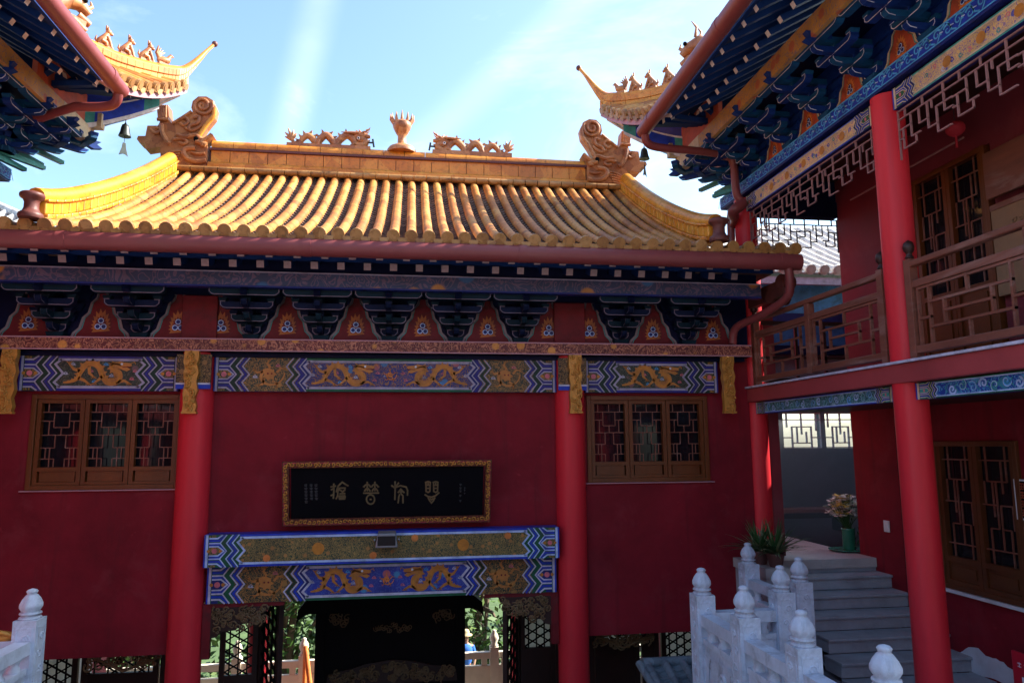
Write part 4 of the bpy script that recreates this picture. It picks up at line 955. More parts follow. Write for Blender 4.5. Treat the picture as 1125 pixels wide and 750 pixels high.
# lower window with doors and sill
def leafset(y0, y1, z0, z1, n, panel, name, wood='wood_orange', thick=.1):
    mb = MB(); fw = .06
    for b in ((y0, y0+fw, z0, z1), (y1-fw, y1, z0, z1), (y0+fw, y1-fw, z1-fw, z1), (y0+fw, y1-fw, z0, z0+fw)): mb.box(6.36, 6.46, b[0], b[1], b[2], b[3], wood)
    fr = mb.build(name, rh, bevel=.006)
    mb = MB(); mb.box(6.45, 6.46, y0+.02, y1-.02, z0+.02, z1-.02, 'glass_dark'); mb.build('pane', fr)
    w = (y1-y0-2*fw)/n
    for i in range(n):
        a = y0+fw+i*w; b = a+w; s = .06; zc = z0+fw+panel; mb = MB()
        mb.box(6.375, 6.44, a+.004, a+s, z0+fw, z1-fw, wood); mb.box(6.375, 6.44, b-s, b-.004, z0+fw, z1-fw, wood); mb.box(6.375, 6.44, a+s, b-s, zc-.06, zc, wood)
        mb.box(6.375, 6.44, a+s, b-s, z0+fw, z0+fw+.05, wood); mb.box(6.40, 6.43, a+s, b-s, z0+fw+.05, zc-.06, wood); mb.box(6.385, 6.40, a+s+.05, b-s-.05, z0+fw+.1, zc-.11, wood)
        A, B, C, D = a+s, b-s, zc, z1-fw; g = lambda u, v: (6.41+R.uniform(0, .002), A+u*(B-A), C+v*(D-C))
        for p, q in (((0, .12), (1, .12)), ((0, .88), (1, .88)), ((.2, 0), (.2, .3)), ((.8, 0), (.8, .3)), ((.2, .3), (.45, .3)), ((.55, .3), (.8, .3)), ((.45, .12), (.45, .5)), ((.55, .3), (.55, .7)), ((0, .5), (.45, .5)), ((.55, .5), (1, .5)), ((.2, .7), (.2, 1)), ((.8, .7), (.8, 1)), ((.2, .7), (.8, .7)), ((.35, .88), (.35, .6)), ((.65, .4), (.65, .7)), ((.1, .3), (.1, .5)), ((.9, .5), (.9, .7))):
            mb.bar(g(*p), g(*q), .015, .015, 'wood_brown', (1, 0, 0))
        mb.build('leaf', fr)
    return fr
lw = leafset(7.02, 8.30, -1.72, .0, 2, .32, 'window', 'wood_deep'); mb = MB(); mb.box(6.34, 6.395, 6.98, 8.34, -1.76, -1.723, 'plaster_white'); mb.build('sill', lw)
leafset(7.05, 8.9, .86, 3.3, 3, .85, 'door')
# boards on the upper wall, near the viewer
rbox('hanging_board', (6.27, 6.33, 5.2, 6.98, 2.62, 3.15, 'wood_brown'), bevel=.01)
mb = MB(); mb.box(6.33, 6.395, 5.0, 7.0, 1.55, 2.55, 'wood_tan'); mp = pr(6.33)
for i in range(22):
    mb.tube([(6.325, p[0], p[1]) for p in spiral(R.uniform(5.2, 6.85), R.uniform(2.28, 2.46), .04, 1, R.uniform(0, 6), 7)], .008, 'wood_tan', 5)
mb.box(6.322, 6.34, 5.0, 7.0, 2.2, 2.23, 'wood_brown'); mb.box(6.32, 6.34, 5.0, 7.0, 2.5, 2.56, 'wood_brown'); mb.build('carved_board', rh)
mb = MB(); mb.tube([(6.0, 6.9, 3.3), (6.0, 9.0, 3.3)], .012, 'lattice_pink', 6); mb.build('curtain_rail', rh)
# balcony slab edge, painted bands
rbox('balcony_edge', (4.83, 5.0, YN, 10.22, .575, .765, 'fascia_red'), bevel=.008)
rbox('balcony_cap', (4.80, 5.2, YN, 10.24, .767, .792, 'lavender')); rbox('balcony_floor', (5.2, 6.4, YN, 10.05, .57, .75, 'wood_dark'))
def rband(y0, y1, z0, z1, xf, pal, ground, frame, rim, deco, name='painted_beam'):
    mb = MB(); mb.box(xf, xf+.12, y0, y1, z0, z1, 'blue_deep'); mp = pr(xf); H = z1-z0
    a = end_block(mb, mp, y0, z0, H, 1, pal, 1, .12); b = end_block(mb, mp, y1, z0, H, -1, pal, 1, .12)
    field(mb, mp, y0+a+.02, y1-b-.02, z0, H, ground, frame, rim); u0, u1 = y0+a+.06, y1-b-.06
    if deco == 'swirl':
        n = int((u1-u0)/.125)
        for i in range(n):
            u = u0+.06+i*.125
            mb.ribbon(mp, spiral(u, z0+H*(.5+.08*(-1)**i), H*.30, 1.3, i*1.3, 14), H*.10, ('sky_blue', 'teal', 'pale_blue')[i % 3], 4); mb.ribbon(mp, spiral(u, z0+H*(.5+.08*(-1)**i), H*.36, 1.0, i*1.3+.3, 12), H*.04, 'pale_blue', 5)
            mb.ribbon(mp, [(u+.05, z0+H*.25), (u+.09, z0+H*.5), (u+.06, z0+H*.75)], H*.05, 'teal', 4)
    else:
        n = max(1, int((u1-u0)/.4))
        for i in range(n): mb.disc(mp, u0+.2+i*(u1-u0-.2)/n, z0+.5*H, H*.24, 'gold_paint', 4, 14)
        for i in range(int((u1-u0)/.11)):
            mb.ribbon(mp, spiral(u0+.04+i*.11, z0+H*R.uniform(.28, .72), H*.13, 1.0, R.uniform(0, 6), 9), H*.05, ('blue', 'lavender', 'pink_paint', 'teal')[i % 4], 3)
    return mb.build(name, rh)
palb = ('cream', 'green', 'blue', 'teal'); palg = ('cream', 'blue_deep', 'blue', 'green')
for (ya, yb) in ((Y1+.17, Y2-.14), (3.57, Y1-.17)):
    rband(ya, yb, .405, .565, 4.94, palb, 'floral_skyblue' if ya < 6 else 'floral_teal', 'pale_blue', 'green' if ya < 6 else 'blue', 'swirl')
    rband(ya, yb, 3.40, 3.625, 4.95, palg, 'floral_yellow', 'cream', 'teal' if ya < 6 else 'blue', 'flower')
rbox('tie_beam', (4.99, 5.12, YN, 10.3, 3.63, 3.70, 'navy')); rbox('tie_beam', (5.05, 6.4, 9.95, 10.1, 3.36, 3.6, 'navy'))
# carved wave beam
mb = MB(); mb.box(4.90, 5.1, YN, 10.75, 3.70, 3.862, 'blue'); mp = pr(4.90); u = YN+.1; i = 0
mb.ribbon(mp, [(YN, 3.853), (10.75, 3.853)], .018, 'sky_blue', 2); mb.ribbon(mp, [(YN, 3.709), (10.75, 3.709)], .014, 'sky_blue', 2)
while u < 10.7:
    s = 1 if i % 2 else -1
    mb.ribbon(mp, spiral(u, 3.781-.012*s, .058, 1.25, .5+(0 if s > 0 else math.pi), 15, s), [.022*(1-.04*k) for k in range(16)], 'sky_blue', 2)
    mb.ribbon(mp, [(u+.03, 3.781+.06*s), (u+.085, 3.781+.035*s), (u+.12, 3.781-.04*s), (u+.14, 3.781-.062*s)], .016, 'sky_blue', 2)
    mb.ribbon(mp, [(u+.055, 3.781), (u+.10, 3.79)], .010, 'pale_blue', 3); u += .138; i += 1
mb.box(4.905, 5.1, YN, 10.74, 3.675, 3.699, 'blue_deep'); mb.build('wave_beam', rh)
# hanging fretwork
def hang_fret(u0, u1, zt, zb, f3, mat='lattice_pink'):
    mb = MB(); H = zt-zb; L = u1-u0; n = max(2, round(L/.82)); c = L/n; S = []
    S += [((u0, zt), (u1, zt)), ((u0, zb), (u0, zt)), ((u1, zb), (u1, zt)), ((u0, zt-.18*H), (u1, zt-.18*H))]
    for i in range(n):
        a = u0+i*c; q = lambda u, v: (a+u*c, zb+v*H)
        e = [((.14, 1), (.14, .45)), ((.14, .45), (0, .45)), ((0, .62), (.28, .62)), ((.28, .62), (.28, .12)), ((.28, .12), (0 if i == 0 else .05, .12)), ((.28, .3), (.44, .3)), ((.44, .3), (.44, .82)), ((.44, .5), (.60, .5)), ((.60, .5), (.60, .82)), ((.52, .82), (.52, 1)),
             ((.36, .82), (.36, .66)), ((.60, .34), (.76, .34)), ((.76, .34), (.76, .82)), ((.68, .34), (.68, .18)), ((.68, .18), (.92, .18)), ((.92, .18), (.92, .6)), ((.76, .6), (1, .6)), ((.86, .82), (.86, 1)), ((.92, .4), (1, .4))]
        if i == 0: e += [((0, .3), (.28, .3)), ((.14, .3), (.14, .12))]
        S += [(q(*x), q(*y)) for x, y in e]
    mb.fret(f3, S, .0125, .018, mat)
    return mb.build('hanging_fretwork', rh)
for (ya, yb) in ((Y1+.17, Y2-.17), (3.57, Y1-.17)):
    hang_fret(ya, yb, 3.38, 2.87, lambda u, v, w: (4.99+w, u, v))
hang_fret(5.2, 6.42, 3.34, 2.84, lambda u, v, w: (u, 10.02+w, v), 'wood_dark')
# balcony railing
def rail_bay(y0, y1, mids):
    rl = None; ys = [y0]+mids+[y1]
    mb = MB(); mb.box(4.905, 4.985, y0, y1, 1.715, 1.775, 'wood_brown'); rl = mb.build('railing', rh, bevel=.012)
    mb = MB(); mb.box(4.915, 4.975, y0, y1, 1.50, 1.575, 'wood_brown'); mb.build('rail', rl, bevel=.008)
    mb = MB(); mb.box(4.91, 4.98, y0, y1, .85, .925, 'wood_brown'); mb.build('rail', rl, bevel=.008)
    for y in ys:
        e = y in (y0, y1); mb = MB(); mb.box(4.90, 4.99, y-.045, y+.045, .793 if e else .84, 1.80 if e else 1.712, 'wood_brown')
        if e: mb.lathe([(.03, 1.80), (.045, 1.82), (.03, 1.84), (.028, 1.86), (.05, 1.89), (.055, 1.93), (.045, 1.97), (.02, 1.99), (.005, 2.0)], (4.945, y, 0), 'wood_dark', 12)
        mb.build('rail_post', rl, bevel=.004)
    for a, b in zip(ys[:-1], ys[1:]):
        a += .045; b -= .045; L = b-a; mb = MB(); q = lambda u, v: (a+u*L, .925+v*.575)
        S = [((.03, 0), (.03, 1)), ((.97, 0), (.97, 1)), ((.14, 0), (.14, 1)), ((.86, 0), (.86, 1)), ((.03, .45), (.14, .45)), ((.86, .45), (.97, .45)), ((.14, .70), (.86, .70)), ((.14, .28), (.86, .28)), ((.3, .28), (.3, .70)), ((.72, .28), (.72, .70)), ((.3, .5), (.72, .5)), ((.5, .70), (.5, 1)), ((.5, 0), (.5, .28)), ((.03, .97), (.97, .97))]
        mb.fret(lambda u, v, w: (4.945+w, u, v), [(q(*x), q(*y)) for x, y in S], .024, .03, 'wood_brown'); mb.build('lattice_panel', rl)
    return rl
rail_bay(Y1+.22, Y2-.22, [(Y1+Y2)/2]); rail_bay(3.62, Y1-.22, [5.08])
rbox('railing', (5.05, 6.38, 9.96, 10.0, 1.70, 1.76, 'wood_dark'), (5.05, 6.38, 9.965, 9.995, 1.2, 1.24, 'wood_dark'), (5.05, 6.38, 9.965, 9.995, .86, .92, 'wood_dark'), (5.6, 5.64, 9.965, 9.995, .8, 1.72, 'wood_dark'), (6.05, 6.09, 9.965, 9.995, .8, 1.72, 'wood_dark'))
# light switch
mb = MB(); mb.box(6.375, 6.398, 9.26, 9.36, -1.20, -1.05, 'plastic_white'); mb.box(6.368, 6.377, 9.285, 9.335, -1.16, -1.09, 'plastic_white'); mb.build('light_switch', rh, bevel=.004)

# upper bracket tier
HB = .52; NB = .66; Z0 = 3.865
def f3r(y): return lambda u, v, n: (4.98-n, y+u, Z0+v)
fy = [6.44-.885*3+.885*i for i in range(7)]; fy = [y for y in fy if y < 10]
sy = [y+.4425 for y in fy if y+.44 < 9.9]+[fy[0]-.4425]
b0 = bracket_mesh(f3r(sy[0]), HB, NB, 'lavender', 1.0, 'bracket_blue', 'bracket_green').build('bracket_set', rh)
for y in sy[1:]: copy_part(b0, rh, (0, y-sy[0], 0))
b1 = bracket_mesh(f3r(Y2), HB, NB*1.1, 'lavender', 1.0, 'bracket_blue', 'bracket_green').build('corner_bracket', rh)
b2 = bracket_mesh(lambda u, v, n: (XF+u, 10.12+n, Z0+v), HB, NB*1.1, 'sky_blue', .9, 'bracket_blue', 'bracket_green').build('corner_bracket', rh)
b3 = bracket_mesh(lambda u, v, n: (XF-.7071*(n-u), Y2+.7071*(n+u), Z0+v), HB, NB*1.5, 'sky_blue', .8, 'bracket_blue', 'bracket_green').build('corner_bracket', rh)
for k, (dx, dy, z) in enumerate(((-.25, .55, .02), (-.12, .75, .14), (-.3, .95, .26), (-.05, .45, -.05))): # long teal bracket arms poking past the corner
    mb = MB(); mb.bar((XF+.1, Y2-.1, Z0+z), (XF+dx, Y2+dy, Z0+z-.02), .06, .09, 'teal', h2=.05, w2=.07); mb.build('bracket_arm', rh)
p0 = panel_mesh(lambda u, v, l: (4.99-.0025*l, fy[0]+u, Z0+v), .33, .46, 'panel_orange', 'cream', 0, 'orange_paint').build('bracket_panel', rh)
for y in fy[1:]: copy_part(p0, rh, (0, y-fy[0], 0))
rbox('eave_ceiling', (4.37, 5.3, YN, 10.3, 4.50, 4.56, 'navy'))
rbox('bracket_board', (4.992, 5.1, YN, 10.2, 3.87, 4.5, 'bracket_blue'))
rbox('eave_purlin', (4.24, 4.36, YN, 9.95, 4.315, 4.55, 'purlin_gold')); rbox('eave_purlin', (4.24, 4.36, 9.953, 10.9, 4.315, 4.56, 'cream'), (4.1, 5.6, 10.78, 10.9, 4.563, 4.78, 'cream'))
rbox('eave_board', (4.28, 4.34, 9.3, 10.7, 4.56, 5.0, 'panel_orange'))
# roof surface
XE, YC, ZE = 3.3, 11.7, 4.62
def rise(s): return 1.13*max(0, (s-9.1)/2.6)**1.55
def sA(s, d): return V((XE+d+.14*(1-min(1, max(0, (s-9.5)/1.3)))-.12*max(0, (s-9.4)/2.3)**2*max(0, 1-d/1.5), s, ZE+.52*d+.025*d*d+rise(s)*max(0, 1-d/3.2)))
def mirC(p): return V((15-p.y, 15-p.x, p.z)) # reflection in the vertical plane through the hip
mb = MB(); tp = .225; s = YC-.06
rows = []
while s > YN: rows.append(s); s -= tp
for side in (0, 1):
    T = (lambda p: p) if side == 0 else mirC
    for i, s in enumerate(rows):
        if side == 1 and s < 8: break
        dmax = min(4.7, YC-s+.02)
        n = max(2, int(dmax/.32))
        if dmax > .12: cover_row(mb, [T(sA(s, dmax*k/n)) for k in range(n+1)], .062, 'tile_yellow')
        if i+1 < len(rows):
            n = max(3, int(dmax/.16)); pan_strip(mb, [T(sA(s-.03, dmax*k/n)) for k in range(n+1)], [T(sA(s-tp+.03, dmax*k/n)) for k in range(n+1)], 'tile_pan')
    for i in range(len(rows)-1): # drip tiles and the fascia below them
        if side == 1 and rows[i] < 8: break
        a, b = T(sA(rows[i], -.01)), T(sA(rows[i+1], -.01)); c = (a+b)/2; t = (b-a)*.33; z = V((0, 0, 1))
        mb.add([c-t+z*.01, c+t+z*.01, c+t*.8-z*.05, c-z*.085, c-t*.8-z*.05], [(0, 1, 2, 3, 4)], 'tile_end')
        o = T(sA(rows[i], .05))-a; o.z = 0
        mb.add([a+o*.6-z*.04, b+o*.6-z*.04, b+o*.6-z*.13, a+o*.6-z*.13, a+o*1.4-z*.13, b+o*1.4-z*.13], [(0, 1, 2, 3), (3, 2, 5, 4)], ('pink_trim' if rows[i] > 9.2 else 'soffit_blue') if side == 0 else 'white_paint')
    # boards under the tiles
    ss = [YN+(YC-YN)*k/26 for k in range(27)] if side == 0 else [8+(YC-8)*k/12 for k in range(13)]
    for a, b in zip(ss[:-1], ss[1:]):
        for d0, d1, bm in (((.08, .55, 'soffit_blue'), (.55, 1.05, 'soffit_blue'), (1.05, 1.9, 'soffit_blue')) if side == 0 else ((.05, .17, 'white_paint'), (.17, .62, 'blue'), (.62, .76, 'white_paint'), (.76, 1.9, 'soffit_blue'))):
            q = [(a, d0), (b, d0), (b, d1), (a, d1)]
            q = [(min(s_, YC-d_), d_) for s_, d_ in q]
            if q[1][0]-q[0][0] < 1e-4 and q[2][0]-q[3][0] < 1e-4: continue
            mb.add([T(sA(s_, d_))-V((0, 0, .12)) for s_, d_ in q], [(0, 1, 2, 3)], bm)
N = 10
def rtop(d): return ZE+.52*d+.025*d*d
mb.add([(XE+4.7, YN, rtop(4.7)), (XE+4.7, YC-4.7, rtop(4.7)), (XE+9.4, YC, rtop(0)), (XE+9.4, YN, rtop(0))], [(0, 1, 2, 3)], 'tile_yellow')
rroof = mb.build('roof', rh)
mb = MB(); mb.box(7.86, 8.14, YN, YC-4.6, rtop(4.7)-.05, rtop(4.7)+.45, 'tile_ridge'); mb.build('main_ridge', rroof)
# rafters
def rafter_row(name, d0, d1, dz, w, ys):
    p0 = None
    for y in ys:
        a = sA(y, d0)-V((0, 0, dz)); b = sA(y, d1)-V((0, 0, dz-.0)); r_ = rise(y)
        if r_ < 1e-6 and p0 is not None: copy_part(p0, rh, (0, y-p0['y'], 0)); continue
        o = MB().bar(tuple(a), tuple(b), w, w, 'soffit_blue', cap='rafter_end').build(name, rh)
        if r_ < 1e-6: p0 = o; o['y'] = y
ya = [9.17-.281*i for i in range(23)]
rafter_row('flying_rafter', .08, 1.5, .20, .068, ya); rafter_row('rafter', .58, 1.6, .30, .070, [y+.14 for y in ya])
for i in range(7): # fan of rafters at the upturned corner
    s = 9.45+.29*i
    if YC-s-.25 > .05:
        a = sA(s, .22)-V((0, 0, .20)); e = V((4.75, 9.9+.05*i, 4.72+.03*i)); MB().bar(tuple(a), tuple(a+(e-a)*.75), .07, .075, 'soffit_blue', cap='white_paint').build('flying_rafter', rh)
    if i < 5:
        a = sA(s, .75 if YC-s > .8 else YC-s-.05)-V((0, 0, .31)); e = V((4.85, 9.9+.05*i, 4.6)); MB().bar(tuple(a), tuple(a+(e-a)*.6), .075, .08, 'soffit_blue', cap='rafter_end').build('rafter', rh)
# hip beam under the corner, white with blue fields
mb = MB(); A = V((XF-.1, Y2+.1, 4.42)); B = V((XE+.28, YC-.28, 5.28)); d = (B-A)
nrm = V((.7071, .7071, 0))
for k in range(8):
    p, q = A+d*k/8, A+d*(k+1)/8
    p = p-V((0, 0, .12*math.sin(math.pi*k/8))); q = q-V((0, 0, .12*math.sin(math.pi*(k+1)/8)))
    w = nrm*.075; h = V((0, 0, .22*(1-.45*k/8))); h2 = V((0, 0, .22*(1-.45*(k+1)/8)))
    mb.hexa([p-w-h, p+w-h, q+w-h2, q-w-h2, p-w+h, p+w+h, q+w+h2, q-w+h2], 'white_paint')
    for sg in (-1, 1):
        o = nrm*(.0775*sg); mb.add([p+o-h*.6, q+o-h2*.6, q+o+h2*.8, p+o+h*.8], [(0, 1, 2, 3)], 'blue' if k in (1, 2, 4, 5, 6) else 'teal')
    if k in (1, 2, 4, 5): mb.add([p-w*.7-h-V((0, 0, .003)), p+w*.7-h-V((0, 0, .003)), q+w*.7-h2-V((0, 0, .003)), q-w*.7-h2-V((0, 0, .003))], [(0, 1, 2, 3)], 'blue')
mb.build('hip_beam', rh)
# hip ridge with its flying tip and beasts
hp = smooth_path([(6.3, 8.7, 6.55), (5.4, 9.6, 6.12), (4.75, 10.25, 5.86), (4.20, 10.80, 5.76), (3.95, 11.05, 5.76), (3.62, 11.38, 5.83), (3.42, 11.58, 5.90), (3.30, 11.70, 5.99), (3.17, 11.83, 6.21), (3.05, 11.95, 6.47), (2.955, 12.045, 6.66)], 4)
mb = MB(); n = len(hp)
for i in range(n-1):
    k0, k1 = i/(n-1), (i+1)/(n-1); f = lambda k: max(.14, 1-max(0, (k-.62)/.34)**1.1)
    p, q = hp[i], hp[i+1]; 
    for (a, b, w, mt) in ((0, -.10, .10, 'tile_ridge'), (-.10, -.22, .085, 'tile_ridge_yellow'), (-.22, -.40, .11, 'tile_ridge')):
        if a <= -.2 and k0 > .70: continue
        W0, W1 = nrm*w*f(k0), nrm*w*f(k1)
        if i % 4 == 3: q2 = p+(q-p)*.96
        else: q2 = q
        mb.hexa([p-W0+V((0, 0, b*f(k0))), p+W0+V((0, 0, b*f(k0))), q2+W1+V((0, 0, b*f(k1))), q2-W1+V((0, 0, b*f(k1))), p-W0+V((0, 0, a*f(k0)+.0)), p+W0+V((0, 0, a*f(k0))), q2+W1+V((0, 0, a*f(k1))), q2-W1+V((0, 0, a*f(k1)))], mt)
mb.tube([tuple(p+V((0, 0, -.01))) for p in hp], [.095*max(.3, 1-max(0, (i/(n-1)-.62)/.34)*.8) for i in range(n)], 'tile_ridge', 10)
mb.sphere((2.945, 12.055, 6.665), .05, 'tile_dark')
hr = mb.build('hip_ridge', rroof, bevel=.008)
def hip_at(x):
    for i in range(n-1):
        if hp[i].x >= x >= hp[i+1].x: return hp[i].lerp(hp[i+1], (hp[i].x-x)/(hp[i].x-hp[i+1].x))
dv = V((-.7071, .7071, 0)) # outward along the hip
def beast(x, kind):
    c = hip_at(x)+V((0, 0, .07)); mb = MB(); k_ = 1.2 if kind == 'big' else 1.0; P = lambda a, z, w=0: tuple(c+dv*a*k_+nrm*w*k_+V((0, 0, z*k_)))
    mt = 'tile_ornament'
    mb.bar(P(-.11, .0), P(.11, .0), .10, .04, mt)
    if kind == 'sit':
        mb.tube([P(-.08, .02), P(-.05, .08), P(.0, .16), P(.03, .22)], [.05, .062, .05, .038], mt, 9)
        for w in (-.035, .035): mb.tube([P(.02, .17, w), P(.06, .09, w), P(.085, .01, w)], [.028, .022, .022], mt, 7); mb.tube([P(-.06, .07, w*1.3), P(.0, .06, w*1.4), P(.01, .01, w*1.4)], [.035, .03, .02], mt, 7)
        mb.sphere(P(.045, .255), .046, mt, 9, 6); mb.tube([P(.06, .25), P(.105, .24)], [.03, .02], mt, 7)
        for w in (-.025, .025): mb.tube([P(.03, .28, w), P(.02, .33, w*1.3)], [.018, .004], mt, 5)
        mb.tube([P(.02, .29), P(.01, .35)], [.022, .01], mt, 6)
        mb.tube([P(-.09, .03), P(-.13, .08), P(-.12, .14)], [.02, .018, .006], mt, 6)
    elif kind == 'bird':
        mb.tube([P(-.12, .05), P(-.04, .07), P(.04, .10), P(.07, .17), P(.095, .20)], [.03, .065, .05, .028, .03], mt, 9); mb.tube([P(.10, .20), P(.14, .19)], [.018, .004], mt, 6)
        for k in range(4): mb.tube([P(-.09, .07), P(-.14+.02*k, .16), P(-.13+.045*k, .27-.015*k, .02*(k-1.5))], [.03, .026, .008], mt, 6)
        mb.tube([P(.0, .02), P(.01, .08)], [.03, .03], mt, 6)
    else: # the large horned beast
        mb.bar(P(-.2, .1), P(.16, .05), .20, .22, mt)
        mb.tube([P(-.22, .05), P(-.16, .25), P(-.02, .38), P(.12, .36), P(.22, .28)], [.13, .15, .14, .10, .07], mt, 10); mb.tube([P(.10, .22), P(.24, .16)], [.07, .05], mt, 8)
        for k in range(6): mb.tube([P(-.12-.02*k, .1+.06*k), P(-.25-.02*k, .14+.07*k), P(-.30, .24+.06*k)], [.05, .04, .01], mt, 6)
        for w in (-.06, .06): mb.tube([P(.0, .46, w), P(-.03, .58, w*1.3), P(.03, .68, w*1.6)], [.03, .022, .006], mt, 6); mb.sphere(P(.14, .40, w*1.4), .035, 'lacquer_black', 8, 5); mb.tube([P(.02, .1, w*1.4), P(.16, .0, w*1.7)], [.06, .05], mt, 7)
        mb.tube([P(.18, .34), P(.25, .40), P(.23, .46)], [.04, .03, .01], mt, 6)
    return mb.build('ridge_beast', rroof)
for x, k in ((3.52, 'bird'), (3.72, 'sit'), (3.93, 'sit'), (4.16, 'sit'), (4.52, 'big')): beast(x, k)
# gutter and rainwater pipe
mb = MB(); mb.tube([(XE, YN, 4.47), (XE, 9.70, 4.45)], .098, 'gutter_red', 18); gt = mb.build('gutter', rh)
for y in (4.6, 7.0, 9.3):
    mb = MB(); mb.tube([(XE, y-.05, 4.46), (XE, y+.05, 4.46)], .104, 'gutter_red', 18); mb.build('gutter_joint', gt)
mb = MB(); mb.tube(smooth_path([(XE, 9.62, 4.40), (XE+.05, 9.68, 4.28), (XE+.25, 9.74, 4.24), (4.2, 9.80, 4.24), (4.62, 9.86, 4.22), (4.74, 9.88, 4.12), (4.76, 9.89, 3.8), (4.78, 9.89, 3.62), (4.86, 9.87, 3.50), (4.80, 9.86, 3.42), (4.72, 9.88, 3.36), (4.76, 9.98, 3.30), (4.84, 10.18, 3.26), (4.82, 10.24, 3.0), (4.82, 10.24, -2.6)], 5), .058, 'gutter_red', 12); mb.build('downpipe', rh)
mb = MB(); mb.tube(smooth_path([(4.86, 9.87, 3.50), (4.74, 9.84, 3.42), (4.70, 9.90, 3.36), (4.78, 10.02, 3.33)], 4), .075, 'gutter_red', 12); mb.build('pipe_elbow', rh)

# left copy
lh = mirror_tree(rh, skip=('curtain_rail', 'hanging_board', 'carved_board', 'light_switch', 'bare_plaster', 'lattice_panel_'))
for o in list(COL.objects):
    if o.parent == lh and o.name.split('.')[0] in ('column', 'column_base', 'wave_beam', 'painted_beam', 'hanging_fretwork', 'pipe_elbow', 'tie_beam'): o.location.x -= .32
    if o.parent == lh and o.name.split('.')[0] == 'gutter': o.location.y -= .36
    if o.parent == lh and o.name.split('.')[0] == 'downpipe':
        for v in o.data.vertices:
            if v.co.x+lh.location.x > -4.55: v.co.y -= .36*min(1, (v.co.x+lh.location.x+4.55)/.4)
        for v in o.data.vertices:
            wx = v.co.x+lh.location.x; v.co.x -= .32*min(1, max(0, (-4.0-wx)/.8))
tag(lh, 'side hall at the left edge with sunlit yellow upturned roof corner and red gutter', 'temple hall')

# ------------------------------------------------------------------ wind bells
def bell(x, y, z, ztop, label):
    t = thing('wind_bell', label, 'bell', (x, y, z), 'bells under the upturned roof corners')
    mb = MB(); mb.lathe([(.088, 0), (.082, .02), (.066, .07), (.058, .13), (.045, .175), (.015, .195), (.012, .215)], (x, y, z), 'bronze', 18); mb.build('bell', t)
    mb = MB(); mb.tube([(x, y, z+.20), (x, y, ztop)], .006, 'wire', 5); mb.tube([(x, y, z+.1), (x, y, z-.12)], .004, 'wire', 5); mb.build('wire', t)
    mb = MB(); mb.prism([(-.02, -.10), (.02, -.10), (.03, -.18), (.065, -.30), (.02, -.275), (-.02, -.275), (-.065, -.30), (-.03, -.18)], lambda u, v, w: (x+u*.75+w*.3, y+w+u*.65, z+v), -.005, .005, 'bronze'); mb.build('wind_plate', t)
q = atY(708, 175, 11.27); bell(q.x, q.y, q.z, 5.35, 'dark wind bell hanging under the shaded right roof corner beside the ridge finial')
p_ = atY(137, 150, 11.1); bell(p_.x, p_.y, p_.z, 5.45, 'wind bell hanging under the sunlit left roof corner against blue sky')

# ------------------------------------------------------------------ stairs and stone balustrades
st = thing('stone_stairs', 'grey stone stairs climbing to the landing under the right balcony', 'stairs', (5.6, 8.7, -2.77))
for k in range(6):
    z = -1.58-.17*(k+1); y = 9.62-.33*(k+1)
    mb = MB(); xl = 4.86 if k < 4 else 4.80
    mb.box(xl, 6.398, y+.012, y+.35, z-.169 if k < 5 else -2.765, z-.035, 'stone_step'); mb.box(xl-.01, 6.399, y-.02, y+.34, z-.034, z, 'stone_step'); mb.build('step', st, bevel=.008)
mb = MB(); mb.box(4.86, 6.398, 9.63, 9.70, -1.75, -1.60, 'stone_step'); mb.box(4.87, 6.397, 7.97, 9.62, -2.766, -2.68, 'stone_step')
for k in range(5):
    mb.box(4.88, 6.396, 9.62-.33*(k+1)+.353, 9.63, -1.58-.17*(k+2)+.001, -1.58-.17*(k+1)-.14, 'stone_step')
mb.build('stair_body', st)
mb = MB(); mb.box(4.50, 6.395, 9.60, 13.4, -1.70, -1.58, 'stone_floor'); mb.box(4.50, 4.84, 9.05, 9.597, -1.70, -1.582, 'stone_floor'); mb.box(4.53, 4.8, 9.1, 9.59, -2.76, -1.702, 'stone_step'); mb.box(4.53, 6.39, 9.72, 13.38, -2.76, -1.703, 'stone_step')
mb.build('landing', kind='structure')
mb = MB(); mb.box(2*AX-6.9, 2*AX-5.02, 9.05, 13.4, -2.76, -1.582, 'stone_floor'); mb.build('landing', kind='structure')

def post_mesh(h=1.29, s=.19):
    mb = MB(); a = s/2
    mb.box(-a, a, -a, a, 0, h, 'stone_white')
    for sg in (-1, 1): # shallow carved fields on the faces
        for mp in (lambda u, v, w: (u, sg*(a+w), v), lambda u, v, w: (sg*(a+w), u, v)):
            for q in ([(-a*.72, .22), (-a*.6, .22), (-a*.6, h-.06), (-a*.72, h-.06)], [(a*.6, .22), (a*.72, .22), (a*.72, h-.06), (a*.6, h-.06)], [(-a*.6, h-.075), (a*.6, h-.075), (a*.6, h-.06), (-a*.6, h-.06)], [(-a*.6, .22), (a*.6, .22), (a*.6, .235), (-a*.6, .235)]):
                mb.prism(q, mp, -.002, .005, 'stone_white')
            for k in range(7): mb.tube([mp(p[0], p[1], .001) for p in spiral(.016*(-1)**k, .36+.13*k, .038, 1.2, k, 9)], .008, 'stone_white', 5)
            mb.box(-.02, .02, -.02, .02, h-.2, h-.1, 'stone_white')
    return mb
